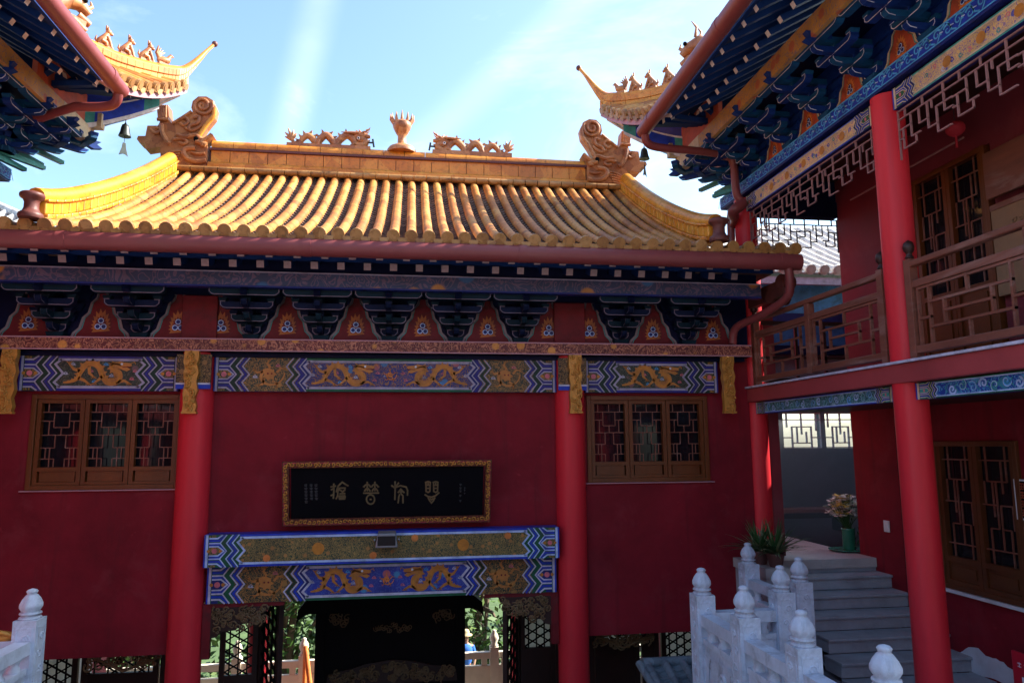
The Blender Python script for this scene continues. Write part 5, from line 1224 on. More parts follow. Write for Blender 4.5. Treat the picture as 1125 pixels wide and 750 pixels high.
def finial_mesh(h=1.29):
    mb = MB(); z = h
    mb.lathe([(.085, z), (.092, z+.008), (.085, z+.02), (.068, z+.026), (.068, z+.036), (.088, z+.042), (.086, z+.055), (.066, z+.06), (.074, z+.072), (.090, z+.10), (.090, z+.125), (.072, z+.165), (.050, z+.195), (.036, z+.21), (.042, z+.22), (.046, z+.232), (.034, z+.245), (.012, z+.252)], (0, 0, 0), 'stone_white', 28, .12, 8, (z+.065, z+.2))
    return mb
_pm, _fm = None, None
def balustrade(label, posts, bays, group=None):
    global _pm, _fm
    t = thing('stone_balustrade', label, 'balustrade', (*posts[0], -2.77))
    for (x, y) in posts:
        if _pm is None:
            o = post_mesh().build('post', None); _pm = o.data
            f = finial_mesh().build('finial', None); _fm = f.data; bpy.data.objects.remove(f); bpy.data.objects.remove(o)
        p = bpy.data.objects.new('post', _pm); COL.objects.link(p); p.parent = t; p.location = (x-posts[0][0], y-posts[0][1], 0); p['_o'] = (0, 0, 0)
        b = p.modifiers.new('bevel', 'BEVEL'); b.width = .008; b.segments = 2; b.limit_method = 'ANGLE'
        f = bpy.data.objects.new('finial', _fm); COL.objects.link(f); f.parent = p
    for i, j in bays:
        a, b = V((*posts[i], 0)), V((*posts[j], 0)); d = (b-a).normalized(); n_ = V((-d.y, d.x, 0)); L = (b-a).length-.19; a = a+d*.095
        f3 = lambda u, v, w: tuple(a+d*u+n_*w+V((0, 0, v-2.77)))
        mb = MB(); mb.prism([(0, 1.015), (L, 1.015), (L, 1.12), (0, 1.12)], f3, -.065, .065, 'stone_white'); mb.build('rail', t, bevel=.012)
        mb = MB(); mb.prism([(0, .10), (L, .10), (L, .86), (0, .86)], f3, -.035, .035, 'stone_white'); mb.prism([(0, .85), (L, .85), (L, .90), (0, .90)], f3, -.05, .05, 'stone_white'); mb.prism([(0, .0), (L, .0), (L, .12), (0, .12)], f3, -.06, .06, 'stone_white')
        for w in (-.036, .036):
            mp = lambda u, v, l: f3(u, v, w+(.003*l if w > 0 else -.003*l))
            mb.ribbon(mp, [(.10, .22), (L-.10, .22), (L-.10, .68), (L-.15, .76), (.15, .76), (.10, .68)], .022, 'stone_white', 3, True)
            for q in (.14, L-.14): mb.ribbon(mp, spiral(q, .68, .05, 1, 1, 9), .010, 'stone_line', 2)
            for k in range(7):
                c = (R.uniform(.25, max(.3, L-.25)), R.uniform(.32, .66)); mb.tube([f3(p[0], p[1], w) for p in spiral(c[0], c[1], .075, 1.2, R.uniform(0, 6), 10)], .018, 'stone_white', 6)
        mb.build('panel', t, bevel=.004)
        for u in (.12, L/2, L-.12):
            mb = MB(); c = f3(u, 0, 0); mb.lathe([(.05, .90), (.055, .92), (.035, .945), (.045, .98), (.06, 1.015)], (c[0], c[1], -2.77), 'stone_white', 12); mb.build('baluster', t)
    return t
YP = [7.20, 6.26, 5.31, 4.34, 3.36, 2.38, 1.40]
balustrade('white carved stone balustrade beside the stairs at lower right, lotus bud posts', [(2.90, y) for y in YP]+[(3.735, 7.20)], [(i, i+1) for i in range(6)]+[(0, 7)])
balustrade('short white stone balustrade with two posts under the potted plants', [(4.19, 7.66), (4.19, 8.87)], [(0, 1)])
balustrade('pale stone balustrade at the lower left corner of the courtyard', [(2*AX-2.90, y) for y in YP]+[(2*AX-3.735, 7.20), (2*AX-4.6, 7.20)], [(i, i+1) for i in range(6)]+[(0, 7), (7, 8)])
# golden cloth bundle seen over the left rail
q = atY(4, 700, 7.20); t = thing('folded_cloth', 'folded orange cloth lying on the stone rail at the left edge', 'cloth', (q.x, 7.2, -1.65))
mb = MB(); mb.sphere((q.x-.02, 7.2, -1.625), (.13, .07, .05), 'gold_carved', 14, 8); mb.tube(smooth_path([(q.x-.12, 7.15, -1.60), (q.x-.02, 7.13, -1.57), (q.x+.10, 7.16, -1.61)], 4), .02, 'gold_carved', 8)
mb.build('cloth', t)

# ------------------------------------------------------------------ small things on the landing
def spiky(loc, label, n, seed):
    rr = random.Random(seed); t = thing('potted_plant', label, 'plant', loc); x, y, z = loc
    mb = MB(); mb.lathe([(.075, 0), (.085, .02), (.11, .14), (.125, .17), (.11, .17), (.10, .15), (.02, .14)], loc, 'pot_clay', 18); mb.build('pot', t)
    mb = MB()
    for i in range(n):
        a = rr.uniform(0, 6.28); L = rr.uniform(.30, .58); k = rr.uniform(.25, 1.25); pts = []
        for j in range(6):
            q = j/5; pts.append(V((x+math.cos(a)*L*q*k, y+math.sin(a)*L*q*k, z+.15+L*q*(1.15-k*.55)-.25*L*k*q*q*1.4)))
        s_ = V((-math.sin(a), math.cos(a), 0)); w = rr.uniform(.012, .021)
        vs = []
        for j, p in enumerate(pts): ww = w*(1-(j/5)**2)+.001; vs += [p-s_*ww, p-V((0, 0, ww*.5)), p+s_*ww]
        mb.add(vs, [(3*j, 3*j+1, 3*j+4, 3*j+3) for j in range(5)]+[(3*j+1, 3*j+2, 3*j+5, 3*j+4) for j in range(5)], 'leaf_green' if rr.random() < .7 else 'leaf_pale', True)
    mb.build('leaves', t)
spiky((4.62, 9.42, -1.58), 'spiky green plant in a clay pot at the column foot, left of the pair', 90, 3); spiky((4.70, 9.16, -1.58), 'lower potted plant with drooping leaves at the landing edge, right of the pair', 76, 5)
vx, vy, vz = 6.42, 10.26, -1.58
va = thing('flower_vase', 'green vase of white and yellow flowers at the top of the stairs', 'vase', (vx, vy, vz))
mb = MB(); mb.lathe([(.085, .03), (.09, .05), (.09, .30), (.10, .33), (.088, .33), (.08, .28)], (vx, vy, vz), 'vase_green', 22); mb.build('vase', va)
mb = MB(); mb.lathe([(.06, 0), (.24, .02), (.25, .032), (.2, .03), (.05, .028)], (vx-.05, vy, vz), 'vase_green', 22); mb.build('dish', va)
mb = MB(); rr = random.Random(4)
for i in range(190):
    a = rr.uniform(0, 6.28); e = rr.uniform(-.45, 1.5); q = rr.uniform(.10, .25)
    c = V((vx-.02+q*math.cos(a)*math.cos(e), vy+q*math.sin(a)*math.cos(e), vz+.58+q*1.0*math.sin(e)))
    mt = rr.choice(['petal_white']*9+['petal_yellow']*2+['petal_pink', 'leaf_pale'])
    for k in range(6):
        t_ = 6.28*k/6+rr.uniform(-.2, .2); u1 = V((math.cos(t_), math.sin(t_), rr.uniform(-.2, .5)))*rr.uniform(.05, .08); u2 = V((-math.sin(t_), math.cos(t_), rr.uniform(-.2, .2)))*.024
        mb.add([c, c+u1*.6+u2, c+u1, c+u1*.6-u2], [(0, 1, 2, 3)], mt, True)
    if i % 3 == 0: mb.tube([(vx+R.uniform(-.04, .04), vy, vz+.3), tuple(c)], .004, 'leaf_green', 4)
mb.build('flowers', va)
mb = MB()
for i in range(40):
    c = V((vx+.10+rr.uniform(-.06, .10), vy-.05+rr.uniform(-.06, .06), vz+rr.uniform(.02, .34))); a = V((rr.uniform(-1, 1), rr.uniform(-1, 1), rr.uniform(-.2, 1))).normalized()*.06; b = a.cross(V((0, 0, 1))).normalized()*.02
    mb.add([c-a, c+b, c+a, c-b], [(0, 1, 2, 3)], 'leaf_green')
mb.build('greenery', va)
cu = MB(); cu.sphere((5.75, 12.2, -1.44), (.24, .26, .16), 'cloth_red', 16, 10); tag(cu.build('cushion', None, (5.75, 12.2, -1.58)), 'red kneeling cushion on the landing behind the column', 'cushion')
bn = thing('wooden_bench', 'low dark wooden bench against the grey wall behind the stairs', 'bench', (6.7, 12.6, -1.58))
mb = MB(); mb.box(5.95, 7.9, 12.45, 12.85, -1.24, -1.18, 'wood_brown'); mb.build('seat', bn)
mb = MB(); mb.box(5.98, 7.88, 12.48, 12.52, -1.34, -1.245, 'wood_dark'); mb.build('apron', bn)
for xx in (6.02, 7.7):
    mb = MB(); mb.box(xx, xx+.12, 12.5, 12.8, -1.58, -1.242, 'wood_dark'); mb.build('leg', bn)
sm_m = bpy.data.materials.new('incense_smoke'); sm_m.use_nodes = True; nt = sm_m.node_tree
for n_ in list(nt.nodes):
    if n_.type == 'BSDF_PRINCIPLED': nt.nodes.remove(n_)
pv = nd(nt, 'ShaderNodeVolumePrincipled'); pv.inputs['Color'].default_value = (.80, .86, .95, 1); pv.inputs['Density'].default_value = .12; nt.links.new(pv.outputs[0], nt.nodes['Material Output'].inputs['Volume']); MATS['incense_smoke'] = sm_m
mb = MB(); mb.box(5.35, 8.9, 10.6, 13.55, -1.57, .35, 'incense_smoke'); mb.build('incense_smoke', kind='stuff')
# signs on the right wall
sg = thing('wall_plaque', 'black plaque with white border and red characters on the right wall', 'sign', (6.38, 6.9, -.6))
mb = MB(); mb.box(6.37, 6.395, 6.55, 7.10, -.82, -.40, 'lacquer_black'); mb.build('board', sg)
mb = MB(); mp = pr(6.37); mb.ribbon(mp, [(6.56, -.81), (7.09, -.81), (7.09, -.41), (6.56, -.41)], .018, 'white_paint', 1, True); mb.build('border', sg)
mb = MB()
for c in range(3):
    for k in range(4):
        u, v = 7.0-.14*c, -.47-.09*k
        for s_ in (((-.03, .025), (.03, .025)), ((-.03, -.005), (.03, -.005)), ((0, .035), (0, -.035)), ((-.025, -.03), (.028, -.03)), ((-.03, .03), (-.03, -.02))): mb.ribbon(mp, [(u+s_[0][0], v+s_[0][1]), (u+s_[1][0], v+s_[1][1])], .010, 'panel_orange', 1)
mb.build('lettering', sg)
rs = thing('notice_board', 'bright red notice board with white lettering at the lower right edge', 'sign', (5.62, 6.1, -2.77))
mb = MB(); mb.box(5.60, 5.63, 5.55, 6.47, -2.75, -1.93, 'sign_red'); mb.build('board', rs, bevel=.01)
mb = MB(); mp = pr(5.60)
for k in range(9):
    u = 6.38-.075*k
    for s_ in (((-.022, .012), (.022, .012)), ((0, .024), (0, -.024)), ((-.02, -.016), (.02, -.016))): mb.ribbon(mp, [(u+s_[0][0], -2.04+s_[0][1]), (u+s_[1][0], -2.04+s_[1][1])], .007, 'white_paint', 1)
mb.ribbon(mp, [(6.34, -2.14), (6.34, -2.42)], .045, 'white_paint', 1); mb.ribbon(mp, [(6.25, -2.17), (6.20, -2.14), (6.12, -2.15), (6.08, -2.20), (6.10, -2.27), (6.18, -2.33), (6.25, -2.40), (6.06, -2.40)], .045, 'white_paint', 1)
mb.build('lettering', rs)
mb = MB()
for y in (5.65, 6.38): mb.box(5.635, 5.665, y-.02, y+.02, -2.77, -1.95, 'metal_grey')
mb.build('stand', rs)
# red lantern under the upper ceiling
ln = thing('red_lantern', 'small red lantern hanging under the ceiling of the right balcony', 'lantern', (6.05, 6.9, 3.45))
mb = MB(); mb.sphere((5.95, 6.95, 3.42), (.10, .10, .09), 'cloth_red', 14, 9); mb.build('shade', ln)
mb = MB(); mb.tube([(5.95, 6.95, 3.5), (5.95, 6.95, 3.97)], .005, 'wire', 5); mb.tube([(5.95, 6.95, 3.34), (5.95, 6.95, 3.2)], .014, 'cloth_red', 6); mb.build('cord', ln)

# small blue tiled roof below the walkway, right of the gate
lp = thing('porch_roof', 'small blue grey tiled porch roof below the stone balustrade', 'roof', (3.4, 8.6, ZG))
mb = MB(); A = lambda x, k: (x, 8.52-.22*k, -2.50-.07*k)
x = 2.74
while x < 4.0:
    cover_row(mb, [(x, 7.45+.27*k, -2.84+.082*k) for k in range(5)], .045, 'tile_blue', .015, 7, True, 'tile_blue'); pan_strip(mb, [(x+.03, 7.45+.135*k, -2.84+.041*k) for k in range(9)], [(x+.18, 7.45+.135*k, -2.84+.041*k) for k in range(9)], 'tile_blue', .02); x += .21
mb.add([(2.70, 7.46, -2.90), (4.05, 7.46, -2.90), (4.05, 8.55, -2.57), (2.70, 8.55, -2.57)], [(0, 1, 2, 3)], 'tile_blue')
mb.build('roof', lp)
mb = MB(); mb.tube([(2.70, 8.56, -2.50), (4.05, 8.56, -2.50)], .06, 'tile_blue', 10); mb.tube([(2.66, 8.56, -2.50), (2.72, 7.42, -2.83)], .045, 'tile_blue', 8); mb.build('ridge', lp)
mb = MB(); mb.box(2.85, 4.05, 7.7, 8.5, ZG+.01, -2.93, 'plaster_grey'); mb.build('wall', lp)

# ------------------------------------------------------------------ building behind on the right
rb = thing('rear_building', 'pale grey tiled building with blue eaves seen through the right balcony', 'building', (8, 15, ZG))
mb = MB(); mb.box(6.9, 12, 13.6, 13.78, ZG, -.12, 'plaster_grey'); mb.box(6.9, 7.28, 13.6, 13.78, -.12, .58, 'plaster_grey'); mb.box(8.09, 8.17, 13.6, 13.78, -.12, .58, 'plaster_grey'); mb.box(8.85, 12, 13.6, 13.78, -.12, .58, 'plaster_grey'); mb.box(6.9, 12, 13.6, 13.78, .58, 1.73, 'plaster_grey'); mb.box(11.8, 12, 13.79, 16.3, ZG, 3, 'plaster_grey'); mb.box(4.9, 6.9, 13.62, 13.78, .58, 1.73, 'plaster_grey')
mb.box(6.5, 6.9, 13.2, 13.78, ZG, 2.0, 'wall_maroon'); mb.box(6.5, 6.7, 13.79, 16.2, -5.5, -.4, 'plaster_grey'); mb.box(9.0, 9.2, 9.98, 13.59, ZG, 2.7, 'plaster_grey'); mb.build('wall', rb)  # last box: side wall added to keep sun off the landing
for (xa, xb) in ((7.28, 8.09), (8.17, 8.85)):
    mb = MB(); q = lambda u, v: (xa+u*(xb-xa), -.12+v*.70)
    S = [((0, 0), (0, 1)), ((1, 0), (1, 1)), ((0, .02), (1, .02)), ((0, .98), (1, .98)), ((.25, 0), (.25, .6)), ((.5, .4), (.5, 1)), ((.75, 0), (.75, .6)), ((0, .3), (.25, .3)), ((.25, .6), (.5, .6)), ((.5, .8), (1, .8)), ((.75, .3), (1, .3)), ((.5, .6), (.75, .6)), ((0, .8), (.5, .8)), ((.25, .15), (.75, .15)), ((.12, .6), (.12, 1)), ((.88, .5), (.88, 1)), ((.38, .15), (.38, .6)), ((.62, .15), (.62, .45))]
    mb.fret(lambda u, v, w: (u, 13.64+w, v), [(q(*a), q(*b)) for a, b in S], .022, .04, 'lattice_white'); mb.build('lattice_window', rb)
mb = MB(); mb.box(4.9, 12, 13.5, 13.7, 2.55, 3.25, 'sky_blue'); mb.box(4.9, 12, 13.46, 13.72, 2.36, 2.54, 'blue_deep'); mb.box(4.9, 12, 13.48, 13.7, 1.9, 2.35, 'steel_blue'); mb.box(4.9, 12, 13.45, 13.71, 1.72, 1.89, 'navy'); mb.build('painted_beam', rb)
mb = MB(); E0 = V((4.7, 12.9, 3.25)); E1 = V((13, 12.9, 3.25)); Rg0 = V((8.45, 16.2, 5.1)); Rg1 = V((13, 16.2, 5.1))
x = 4.85
while x < 13:
    tm = 1.0 if x > 8.45 else (x-4.7)/3.75
    n = max(2, int(tm*8)); f = lambda t, x=x: V((x, 12.9+3.3*t, 3.25+1.85*(.8*t+.2*t*t)))
    if tm > .03: cover_row(mb, [f(tm*k/n) for k in range(n+1)], .085, 'tile_grey', .02, 7, True, 'tile_grey'); pan_strip(mb, [f(tm*k/n)+V((.06, 0, 0)) for k in range(n+1)], [f(tm*k/n)+V((.22, 0, 0)) for k in range(n+1)], 'tile_grey', .03)
    x += .28
mb.add([(4.7, 12.9, 3.2), (13, 12.9, 3.2), (13, 16.2, 5.0), (8.45, 16.2, 5.0)], [(0, 1, 2, 3)], 'tile_grey'); mb.add([(4.7, 12.9, 3.2), (8.45, 16.2, 5.0), (8.45, 16.3, 3.2)], [(0, 1, 2)], 'tile_grey'); mb.add([(8.45, 16.22, 3.2), (13, 16.22, 3.2), (13, 16.22, 5.0), (8.45, 16.22, 5.0)], [(0, 1, 2, 3)], 'tile_grey')
mb.tube([tuple(Rg0), tuple(Rg0.lerp(E0, .5)-V((0, 0, .02))), tuple(E0)], .10, 'tile_grey', 10); mb.tube([tuple(Rg0), tuple(Rg1)], .12, 'tile_grey', 10)
mb.box(4.75, 13, 12.95, 13.05, 3.02, 3.16, 'lavender')
mb.build('roof', rb)
lb = mirror_tree(rb); tag(lb, 'tiled roof slope showing behind the main hall at the left edge', 'building')

# ------------------------------------------------------------------ hall behind the viewer (closes the courtyard)
fh = thing('front_hall', 'red hall closing the courtyard behind the viewer', 'temple hall', (0, -8, ZG))
mb = MB(); mb.box(-9, 9, -8.4, -8.0, -1.6, 3.2, 'wall_red'); mb.build('wall', fh)
mb = MB(); mb.box(-9, 9, -6.5, -6.4, 2.0, 2.5, 'blue'); mb.box(-9, 9, -6.53, -6.38, 2.2, 2.28, 'sky_blue'); mb.build('painted_beam', fh)
for x in (-7, -4.2, -1.4, 1.4, 4.2, 7):
    mb = MB(); mb.tube([(x, -6.45, -1.6), (x, -6.45, 2.0)], .17, 'column_red', 14); mb.build('column', fh)
for x in (-5.6, -2.8, 0, 2.8, 5.6):
    mb = MB(); mb.box(x-.9, x+.9, -8.02, -7.97, -1.5, 1.4, 'wood_orange'); mb.box(x-.8, x+.8, -7.97, -7.95, -.4, 1.3, 'glass_dark'); mb.build('door', fh)
mb = MB(); mb.hexa([(-9.5, -9.5, 5.0), (9.5, -9.5, 5.0), (9.5, -5.6, 2.8), (-9.5, -5.6, 2.8), (-9.5, -9.5, 5.2), (9.5, -9.5, 5.2), (9.5, -5.6, 2.95), (-9.5, -5.6, 2.95)], 'tile_yellow'); mb.build('roof', fh)

# ------------------------------------------------------------------ beyond the gate
def rail_run(label, a, b, n, z):
    t = thing('stone_railing', label, 'balustrade', (*a, z)); a, b = V((*a, 0)), V((*b, 0)); d = (b-a)/n; ddir = d.normalized(); nn = V((-ddir.y, ddir.x, 0))
    for i in range(n+1):
        p = a+d*i; mb = MB(); mb.box(p.x-.09, p.x+.09, p.y-.09, p.y+.09, z, z+1.15, 'stone_pale'); mb.lathe([(.08, 0), (.09, .03), (.06, .06), (.10, .16), (.08, .24), (.04, .29), (.05, .32), (.01, .34)], (p.x, p.y, z+1.15), 'stone_pale', 12); mb.build('post', t)
    for i in range(n):
        p = a+d*i+ddir*.09; L = d.length-.18; f3 = lambda u, v, w: tuple(p+ddir*u+nn*w+V((0, 0, v+z)))
        mb = MB()
        for (v0, v1, w) in ((0, .78, .05), (.92, 1.05, .06)): mb.prism([(0, v0), (L, v0), (L, v1), (0, v1)], f3, -w, w, 'stone_pale')
        for u in (.12, L-.12): mb.prism([(u-.06, .77), (u+.06, .77), (u+.06, .93), (u-.06, .93)], f3, -.04, .04, 'stone_pale')
        mb.build('panel', t)
    return t
rail_run('pale stone railing of the terrace seen through the gate', (-8.6, 16.2), (8.4, 16.2), 13, -5.54+.15)
sr = thing('stair_handrail', 'orange handrail slanting down beside the stone post beyond the gate', 'railing', (-1.9, 15.6, -5.54))
mb = MB(); mb.tube([(-1.97, 15.7, -3.95), (-1.76, 15.3, -4.9), (-1.7, 15.2, -5.5)], .05, 'orange_paint', 10); mb.build('rail', sr)
mb = MB(); mb.tube([(-1.97, 15.7, -5.5), (-1.97, 15.7, -3.95)], .04, 'orange_paint', 8); mb.build('rail_post', sr)

def tree(x, y, z, h, cr, seed, label):
    rr = random.Random(seed); t = thing('broadleaf_tree', label, 'tree', (x, y, z), 'trees beyond the gate')
    mb = MB(); top = V((x+rr.uniform(-.4, .4), y, z+h*.75)); mb.tube([(x, y, z), (x+rr.uniform(-.1, .1), y, z+h*.35), tuple(top)], [.22, .15, .05], 'bark', 9)
    cl = []
    for i in range(11):
        a = rr.uniform(0, 6.28); st_ = V((x, y, z+h*rr.uniform(.3, .6))); e = V((x+math.cos(a)*cr*rr.uniform(.4, .9), y+math.sin(a)*cr*rr.uniform(.4, .9), z+h*rr.uniform(.3, .95)))
        mb.tube([tuple(st_), tuple(st_.lerp(e, .5)+V((0, 0, .2))), tuple(e)], [.08, .05, .02], 'bark', 6); cl.append(e)
    mb.build('trunk', t)
    for i in range(40): a = rr.uniform(0, 6.28); q = cr*rr.uniform(.1, .9); cl.append(V((x+q*math.cos(a), y+q*math.sin(a), z+h*rr.uniform(.12, 1.0))))
    mb = MB()
    for c in cl:
        mt = rr.choice(['foliage_a', 'foliage_a', 'foliage_b', 'foliage_c'])
        for k in range(100):
            o = V((rr.gauss(0, 1), rr.gauss(0, 1), rr.gauss(0, .75)))*cr*.17; p = c+o; a = V((rr.uniform(-1, 1), rr.uniform(-1, 1), rr.uniform(-1, .6))).normalized(); b = a.cross(V((rr.uniform(-1, 1), rr.uniform(-1, 1), 1))).normalized(); s_ = rr.uniform(.09, .17)
            mb.add([p-a*s_, p+b*s_*.5, p+a*s_, p-b*s_*.5], [(0, 1, 2, 3)], mt)
    mb.build('crown', t)
tree(-7.2, 21.5, -8.7, 6.8, 2.3, 1, 'leafy green tree beyond the gate, behind the left lattice door')
tree(-3.4, 22.4, -8.7, 7.0, 2.5, 2, 'leafy green tree beyond the gate, left of the black shrine')
tree(-.2, 24.5, -8.7, 7.4, 2.6, 3, 'leafy green tree hidden mostly behind the black shrine')
tree(2.3, 23.0, -8.7, 7.2, 2.6, 4, 'leafy green tree behind the person in blue beyond the gate')
tree(6.6, 22.5, -8.7, 6.8, 2.4, 5, 'leafy green tree beyond the right lattice door')
# visitor in a blue shirt and straw hat
def person(x, y, z):
    me = bpy.data.meshes.new('person'); J = {}
    pts = [('pel', (0, 0, .95), .15), ('waist', (0, 0, 1.08), .135), ('chest', (0, .01, 1.32), .16), ('neck', (0, 0, 1.50), .06), ('head0', (0, -.01, 1.57), .075), ('head1', (0, -.02, 1.68), .095), ('head2', (0, -.01, 1.75), .07),
           ('shL', (-.17, 0, 1.42), .065), ('elL', (-.24, .02, 1.16), .045), ('wrL', (-.20, -.12, .98), .03), ('haL', (-.19, -.18, .95), .035), ('shR', (.17, 0, 1.42), .065), ('elR', (.25, .02, 1.16), .045), ('wrR', (.20, -.10, .96), .03), ('haR', (.19, -.16, .93), .035),
           ('hiL', (-.09, 0, .88), .09), ('knL', (-.10, -.02, .50), .06), ('anL', (-.10, .02, .09), .042), ('toL', (-.11, -.14, .04), .035), ('hiR', (.09, 0, .88), .09), ('knR', (.10, -.02, .50), .06), ('anR', (.10, .02, .09), .042), ('toR', (.11, -.14, .04), .035)]
    ix = {n: i for i, (n, _, _) in enumerate(pts)}
    ed = [('pel', 'waist'), ('waist', 'chest'), ('chest', 'neck'), ('neck', 'head0'), ('head0', 'head1'), ('head1', 'head2'), ('chest', 'shL'), ('shL', 'elL'), ('elL', 'wrL'), ('wrL', 'haL'), ('chest', 'shR'), ('shR', 'elR'), ('elR', 'wrR'), ('wrR', 'haR'), ('pel', 'hiL'), ('hiL', 'knL'), ('knL', 'anL'), ('anL', 'toL'), ('pel', 'hiR'), ('hiR', 'knR'), ('knR', 'anR'), ('anR', 'toR')]
    me.from_pydata([p for _, p, _ in pts], [(ix[a], ix[b]) for a, b in ed], []); me.update()
    o = bpy.data.objects.new('person', me); COL.objects.link(o); o.location = (x, y, z+EYE); o['_o'] = (x, y, z)
    sk = o.modifiers.new('skin', 'SKIN'); sk.use_smooth_shade = True
    for i, (_, _, r) in enumerate(pts): me.skin_vertices[0].data[i].radius = (r, r)
    me.skin_vertices[0].data[0].use_root = True
    ss = o.modifiers.new('sub', 'SUBSURF'); ss.levels = 1; ss.render_levels = 2
    me.materials.append(MATS['skin'])
    tag(o, 'person in blue shirt and straw sun hat standing beyond the gate', 'person')
    P = {'_o': (x, y, z)}
    mb = MB(); mb.lathe([(.13, .98), (.17, 1.1), (.185, 1.3), (.19, 1.40), (.12, 1.48), (.075, 1.50)], (x, y, z), 'cloth_blue', 16)
    for s_ in (-1, 1): mb.tube([(x+s_*.15, y, z+1.43), (x+s_*.2, y+.01, z+1.3), (x+s_*.235, y+.02, z+1.2)], [.08, .07, .065], 'cloth_blue', 10)
    mb.build('shirt', o)
    mb = MB()
    for s_ in (-1, 1): mb.tube([(x+s_*.085, y, z+.98), (x+s_*.1, y-.015, z+.5), (x+s_*.1, y+.02, z+.12)], [.12, .085, .065], 'cloth_dark', 10)
    mb.build('trousers', o)
    mb = MB(); mb.lathe([(.17, 1.70), (.175, 1.715), (.10, 1.73), (.098, 1.80), (.07, 1.84), (.01, 1.85)], (x, y-.01, z), 'straw', 16); mb.build('hat', o)
    mb = MB()
    for s_ in (-1, 1): mb.sphere((x+s_*.035, y-.108, z+1.655), .012, 'lacquer_black', 6, 4)
    mb.tube([(x, y-.10, z+1.66), (x, y-.13, z+1.625)], [.012, .018], 'skin', 6); mb.tube([(x-.025, y-.105, z+1.59), (x+.025, y-.105, z+1.59)], .007, 'panel_red', 5); mb.build('face', o)
q = atY(511.5, 691, 19.6); person(q.x, 19.6, -8.7+.0)
mb = MB(); mb.box(-9, 9, 18.6, 20.4, -8.69, q.z-1.84, 'paving'); mb.build('lower_path', kind='structure')
for o in bpy.data.objects:
    if o.name == 'person': o.location.z = q.z-1.84+EYE+.002

# ------------------------------------------------------------------ sky, sun, camera
SEL, SAZ = rad(40), rad(8)       # sun over the right hall, slightly beyond the facade plane
sd = V((math.cos(SEL)*math.cos(SAZ), math.cos(SEL)*math.sin(SAZ), math.sin(SEL)))
w = bpy.data.worlds.new('World'); scene.world = w; w.use_nodes = True; nt = w.node_tree; L = nt.links.new
bg = nt.nodes['Background']; sky = nd(nt, 'ShaderNodeTexSky'); sky.sky_type = 'NISHITA'; sky.sun_disc = False; sky.sun_elevation = SEL; sky.sun_rotation = math.atan2(sd.x, sd.y); sky.air_density = 1.0; sky.dust_density = 2.0; sky.ozone_density = 1.2
tc = nd(nt, 'ShaderNodeTexCoord')
def streak(a, b, width, amt):
    """soft band of high cloud along the great circle through two view directions"""
    n_ = V(a).normalized().cross(V(b).normalized()).normalized()
    dp = nd(nt, 'ShaderNodeVectorMath', operation='DOT_PRODUCT'); L(tc.outputs['Generated'], dp.inputs[0]); dp.inputs[1].default_value = n_
    ab = nd(nt, 'ShaderNodeMath', operation='ABSOLUTE'); L(dp.outputs['Value'], ab.inputs[0])
    mr = nd(nt, 'ShaderNodeMapRange', interpolation_type='SMOOTHSTEP'); L(ab.outputs[0], mr.inputs[0]); mr.inputs[1].default_value = 0; mr.inputs[2].default_value = width; mr.inputs[3].default_value = amt; mr.inputs[4].default_value = 0
    return mr.outputs[0]
s1 = streak(ray(352, 0), ray(318, 140), .034, .10); s2 = streak(ray(640, 0), ray(478, 145), .036, .07)
mx_ = nd(nt, 'ShaderNodeMath', operation='ADD'); L(s1, mx_.inputs[0]); L(s2, mx_.inputs[1])
mp_ = nd(nt, 'ShaderNodeMapping'); mp_.inputs['Scale'].default_value = (1.2, 1.2, 3.0); L(tc.outputs['Generated'], mp_.inputs[0])
nz = nd(nt, 'ShaderNodeTexNoise', Scale=2.2, Detail=7.0, Roughness=.6, Distortion=.4); L(mp_.outputs[0], nz.inputs['Vector'])
nr = ramp(nt, [(.5, (0, 0, 0)), (.85, (.25,)*3)]); L(nz.outputs['Fac'], nr.inputs[0])
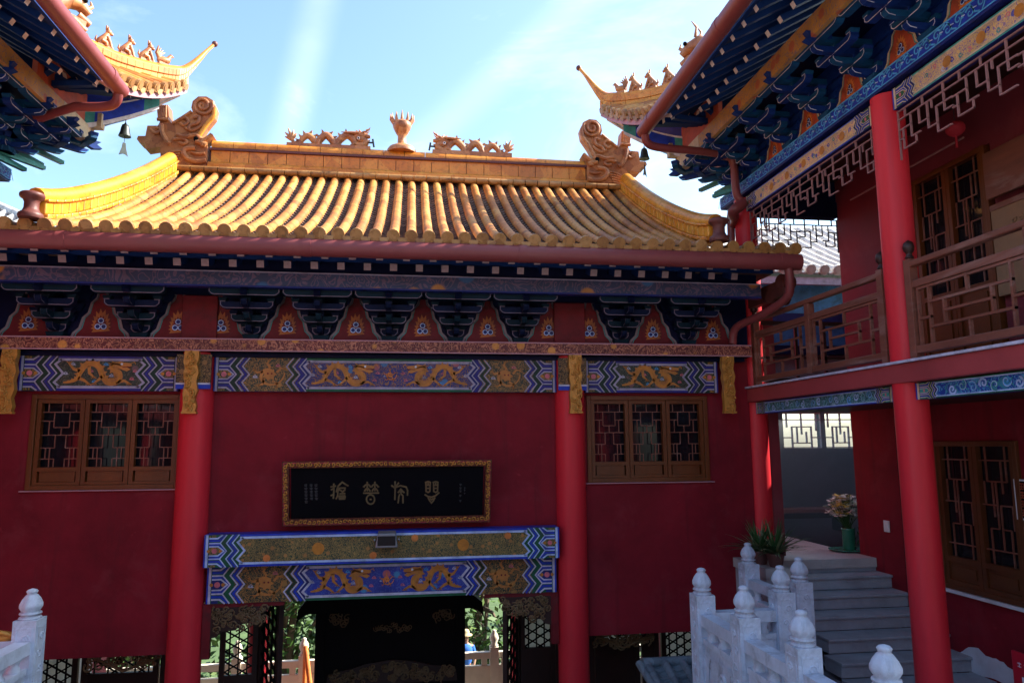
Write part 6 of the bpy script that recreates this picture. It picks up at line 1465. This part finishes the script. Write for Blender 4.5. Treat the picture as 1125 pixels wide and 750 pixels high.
m2 = nd(nt, 'ShaderNodeMath', operation='MULTIPLY'); L(mx_.outputs[0], m2.inputs[0]); n5 = nd(nt, 'ShaderNodeMapRange'); n5.inputs[1].default_value = .3; n5.inputs[2].default_value = .6; n5.inputs[3].default_value = .5; n5.inputs[4].default_value = 1.1; L(nz.outputs['Fac'], n5.inputs[0]); L(n5.outputs[0], m2.inputs[1])
ad_ = nd(nt, 'ShaderNodeMath', operation='ADD', use_clamp=True); L(m2.outputs[0], ad_.inputs[0]); L(nr.outputs[0], ad_.inputs[1])
mixc = nd(nt, 'ShaderNodeMix', data_type='RGBA'); L(ad_.outputs[0], mixc.inputs[0]); tint = nd(nt, 'ShaderNodeMix', data_type='RGBA', blend_type='MULTIPLY'); tint.inputs[0].default_value = 1; L(sky.outputs[0], tint.inputs[6]); tint.inputs[7].default_value = (.90, 1.02, 1.05, 1); L(tint.outputs[2], mixc.inputs[6]); mixc.inputs[7].default_value = (9, 9.3, 9.8, 1)
L(mixc.outputs[2], bg.inputs['Color']); bg.inputs['Strength'].default_value = .13
sl = bpy.data.lights.new('sun', 'SUN'); sl.energy = 5.0; sl.angle = rad(.53); sl.color = (1, .93, .80); so = bpy.data.objects.new('sun', sl); COL.objects.link(so); so.rotation_euler = sd.to_track_quat('Z', 'Y').to_euler(); so.location = (20, 10, 30)
cam = bpy.data.cameras.new('camera'); co = bpy.data.objects.new('camera', cam); COL.objects.link(co)
cam.sensor_fit = 'HORIZONTAL'; cam.sensor_width = 36; cam.lens = F/1125*36; cam.clip_start = .05; cam.clip_end = 2000
co.matrix_world = Matrix(((RX.x, UP.x, -_f.x, 0), (RX.y, UP.y, -_f.y, 0), (RX.z, UP.z, -_f.z, EYE), (0, 0, 0, 1)))
scene.camera = co
vs_ = scene.view_settings; vs_.view_transform = 'Standard'; vs_.look = 'None'; vs_.exposure = 1.58; vs_.gamma = 1; vs_.use_curve_mapping = False
scene.render.engine = 'CYCLES'; scene.cycles.use_denoising = True; scene.cycles.max_bounces = 6; scene.cycles.diffuse_bounces = 4; scene.cycles.glossy_bounces = 3; scene.cycles.transmission_bounces = 4
for o in bpy.data.objects:
    for k in ('_o', 'y'):
        if k in o: del o[k]
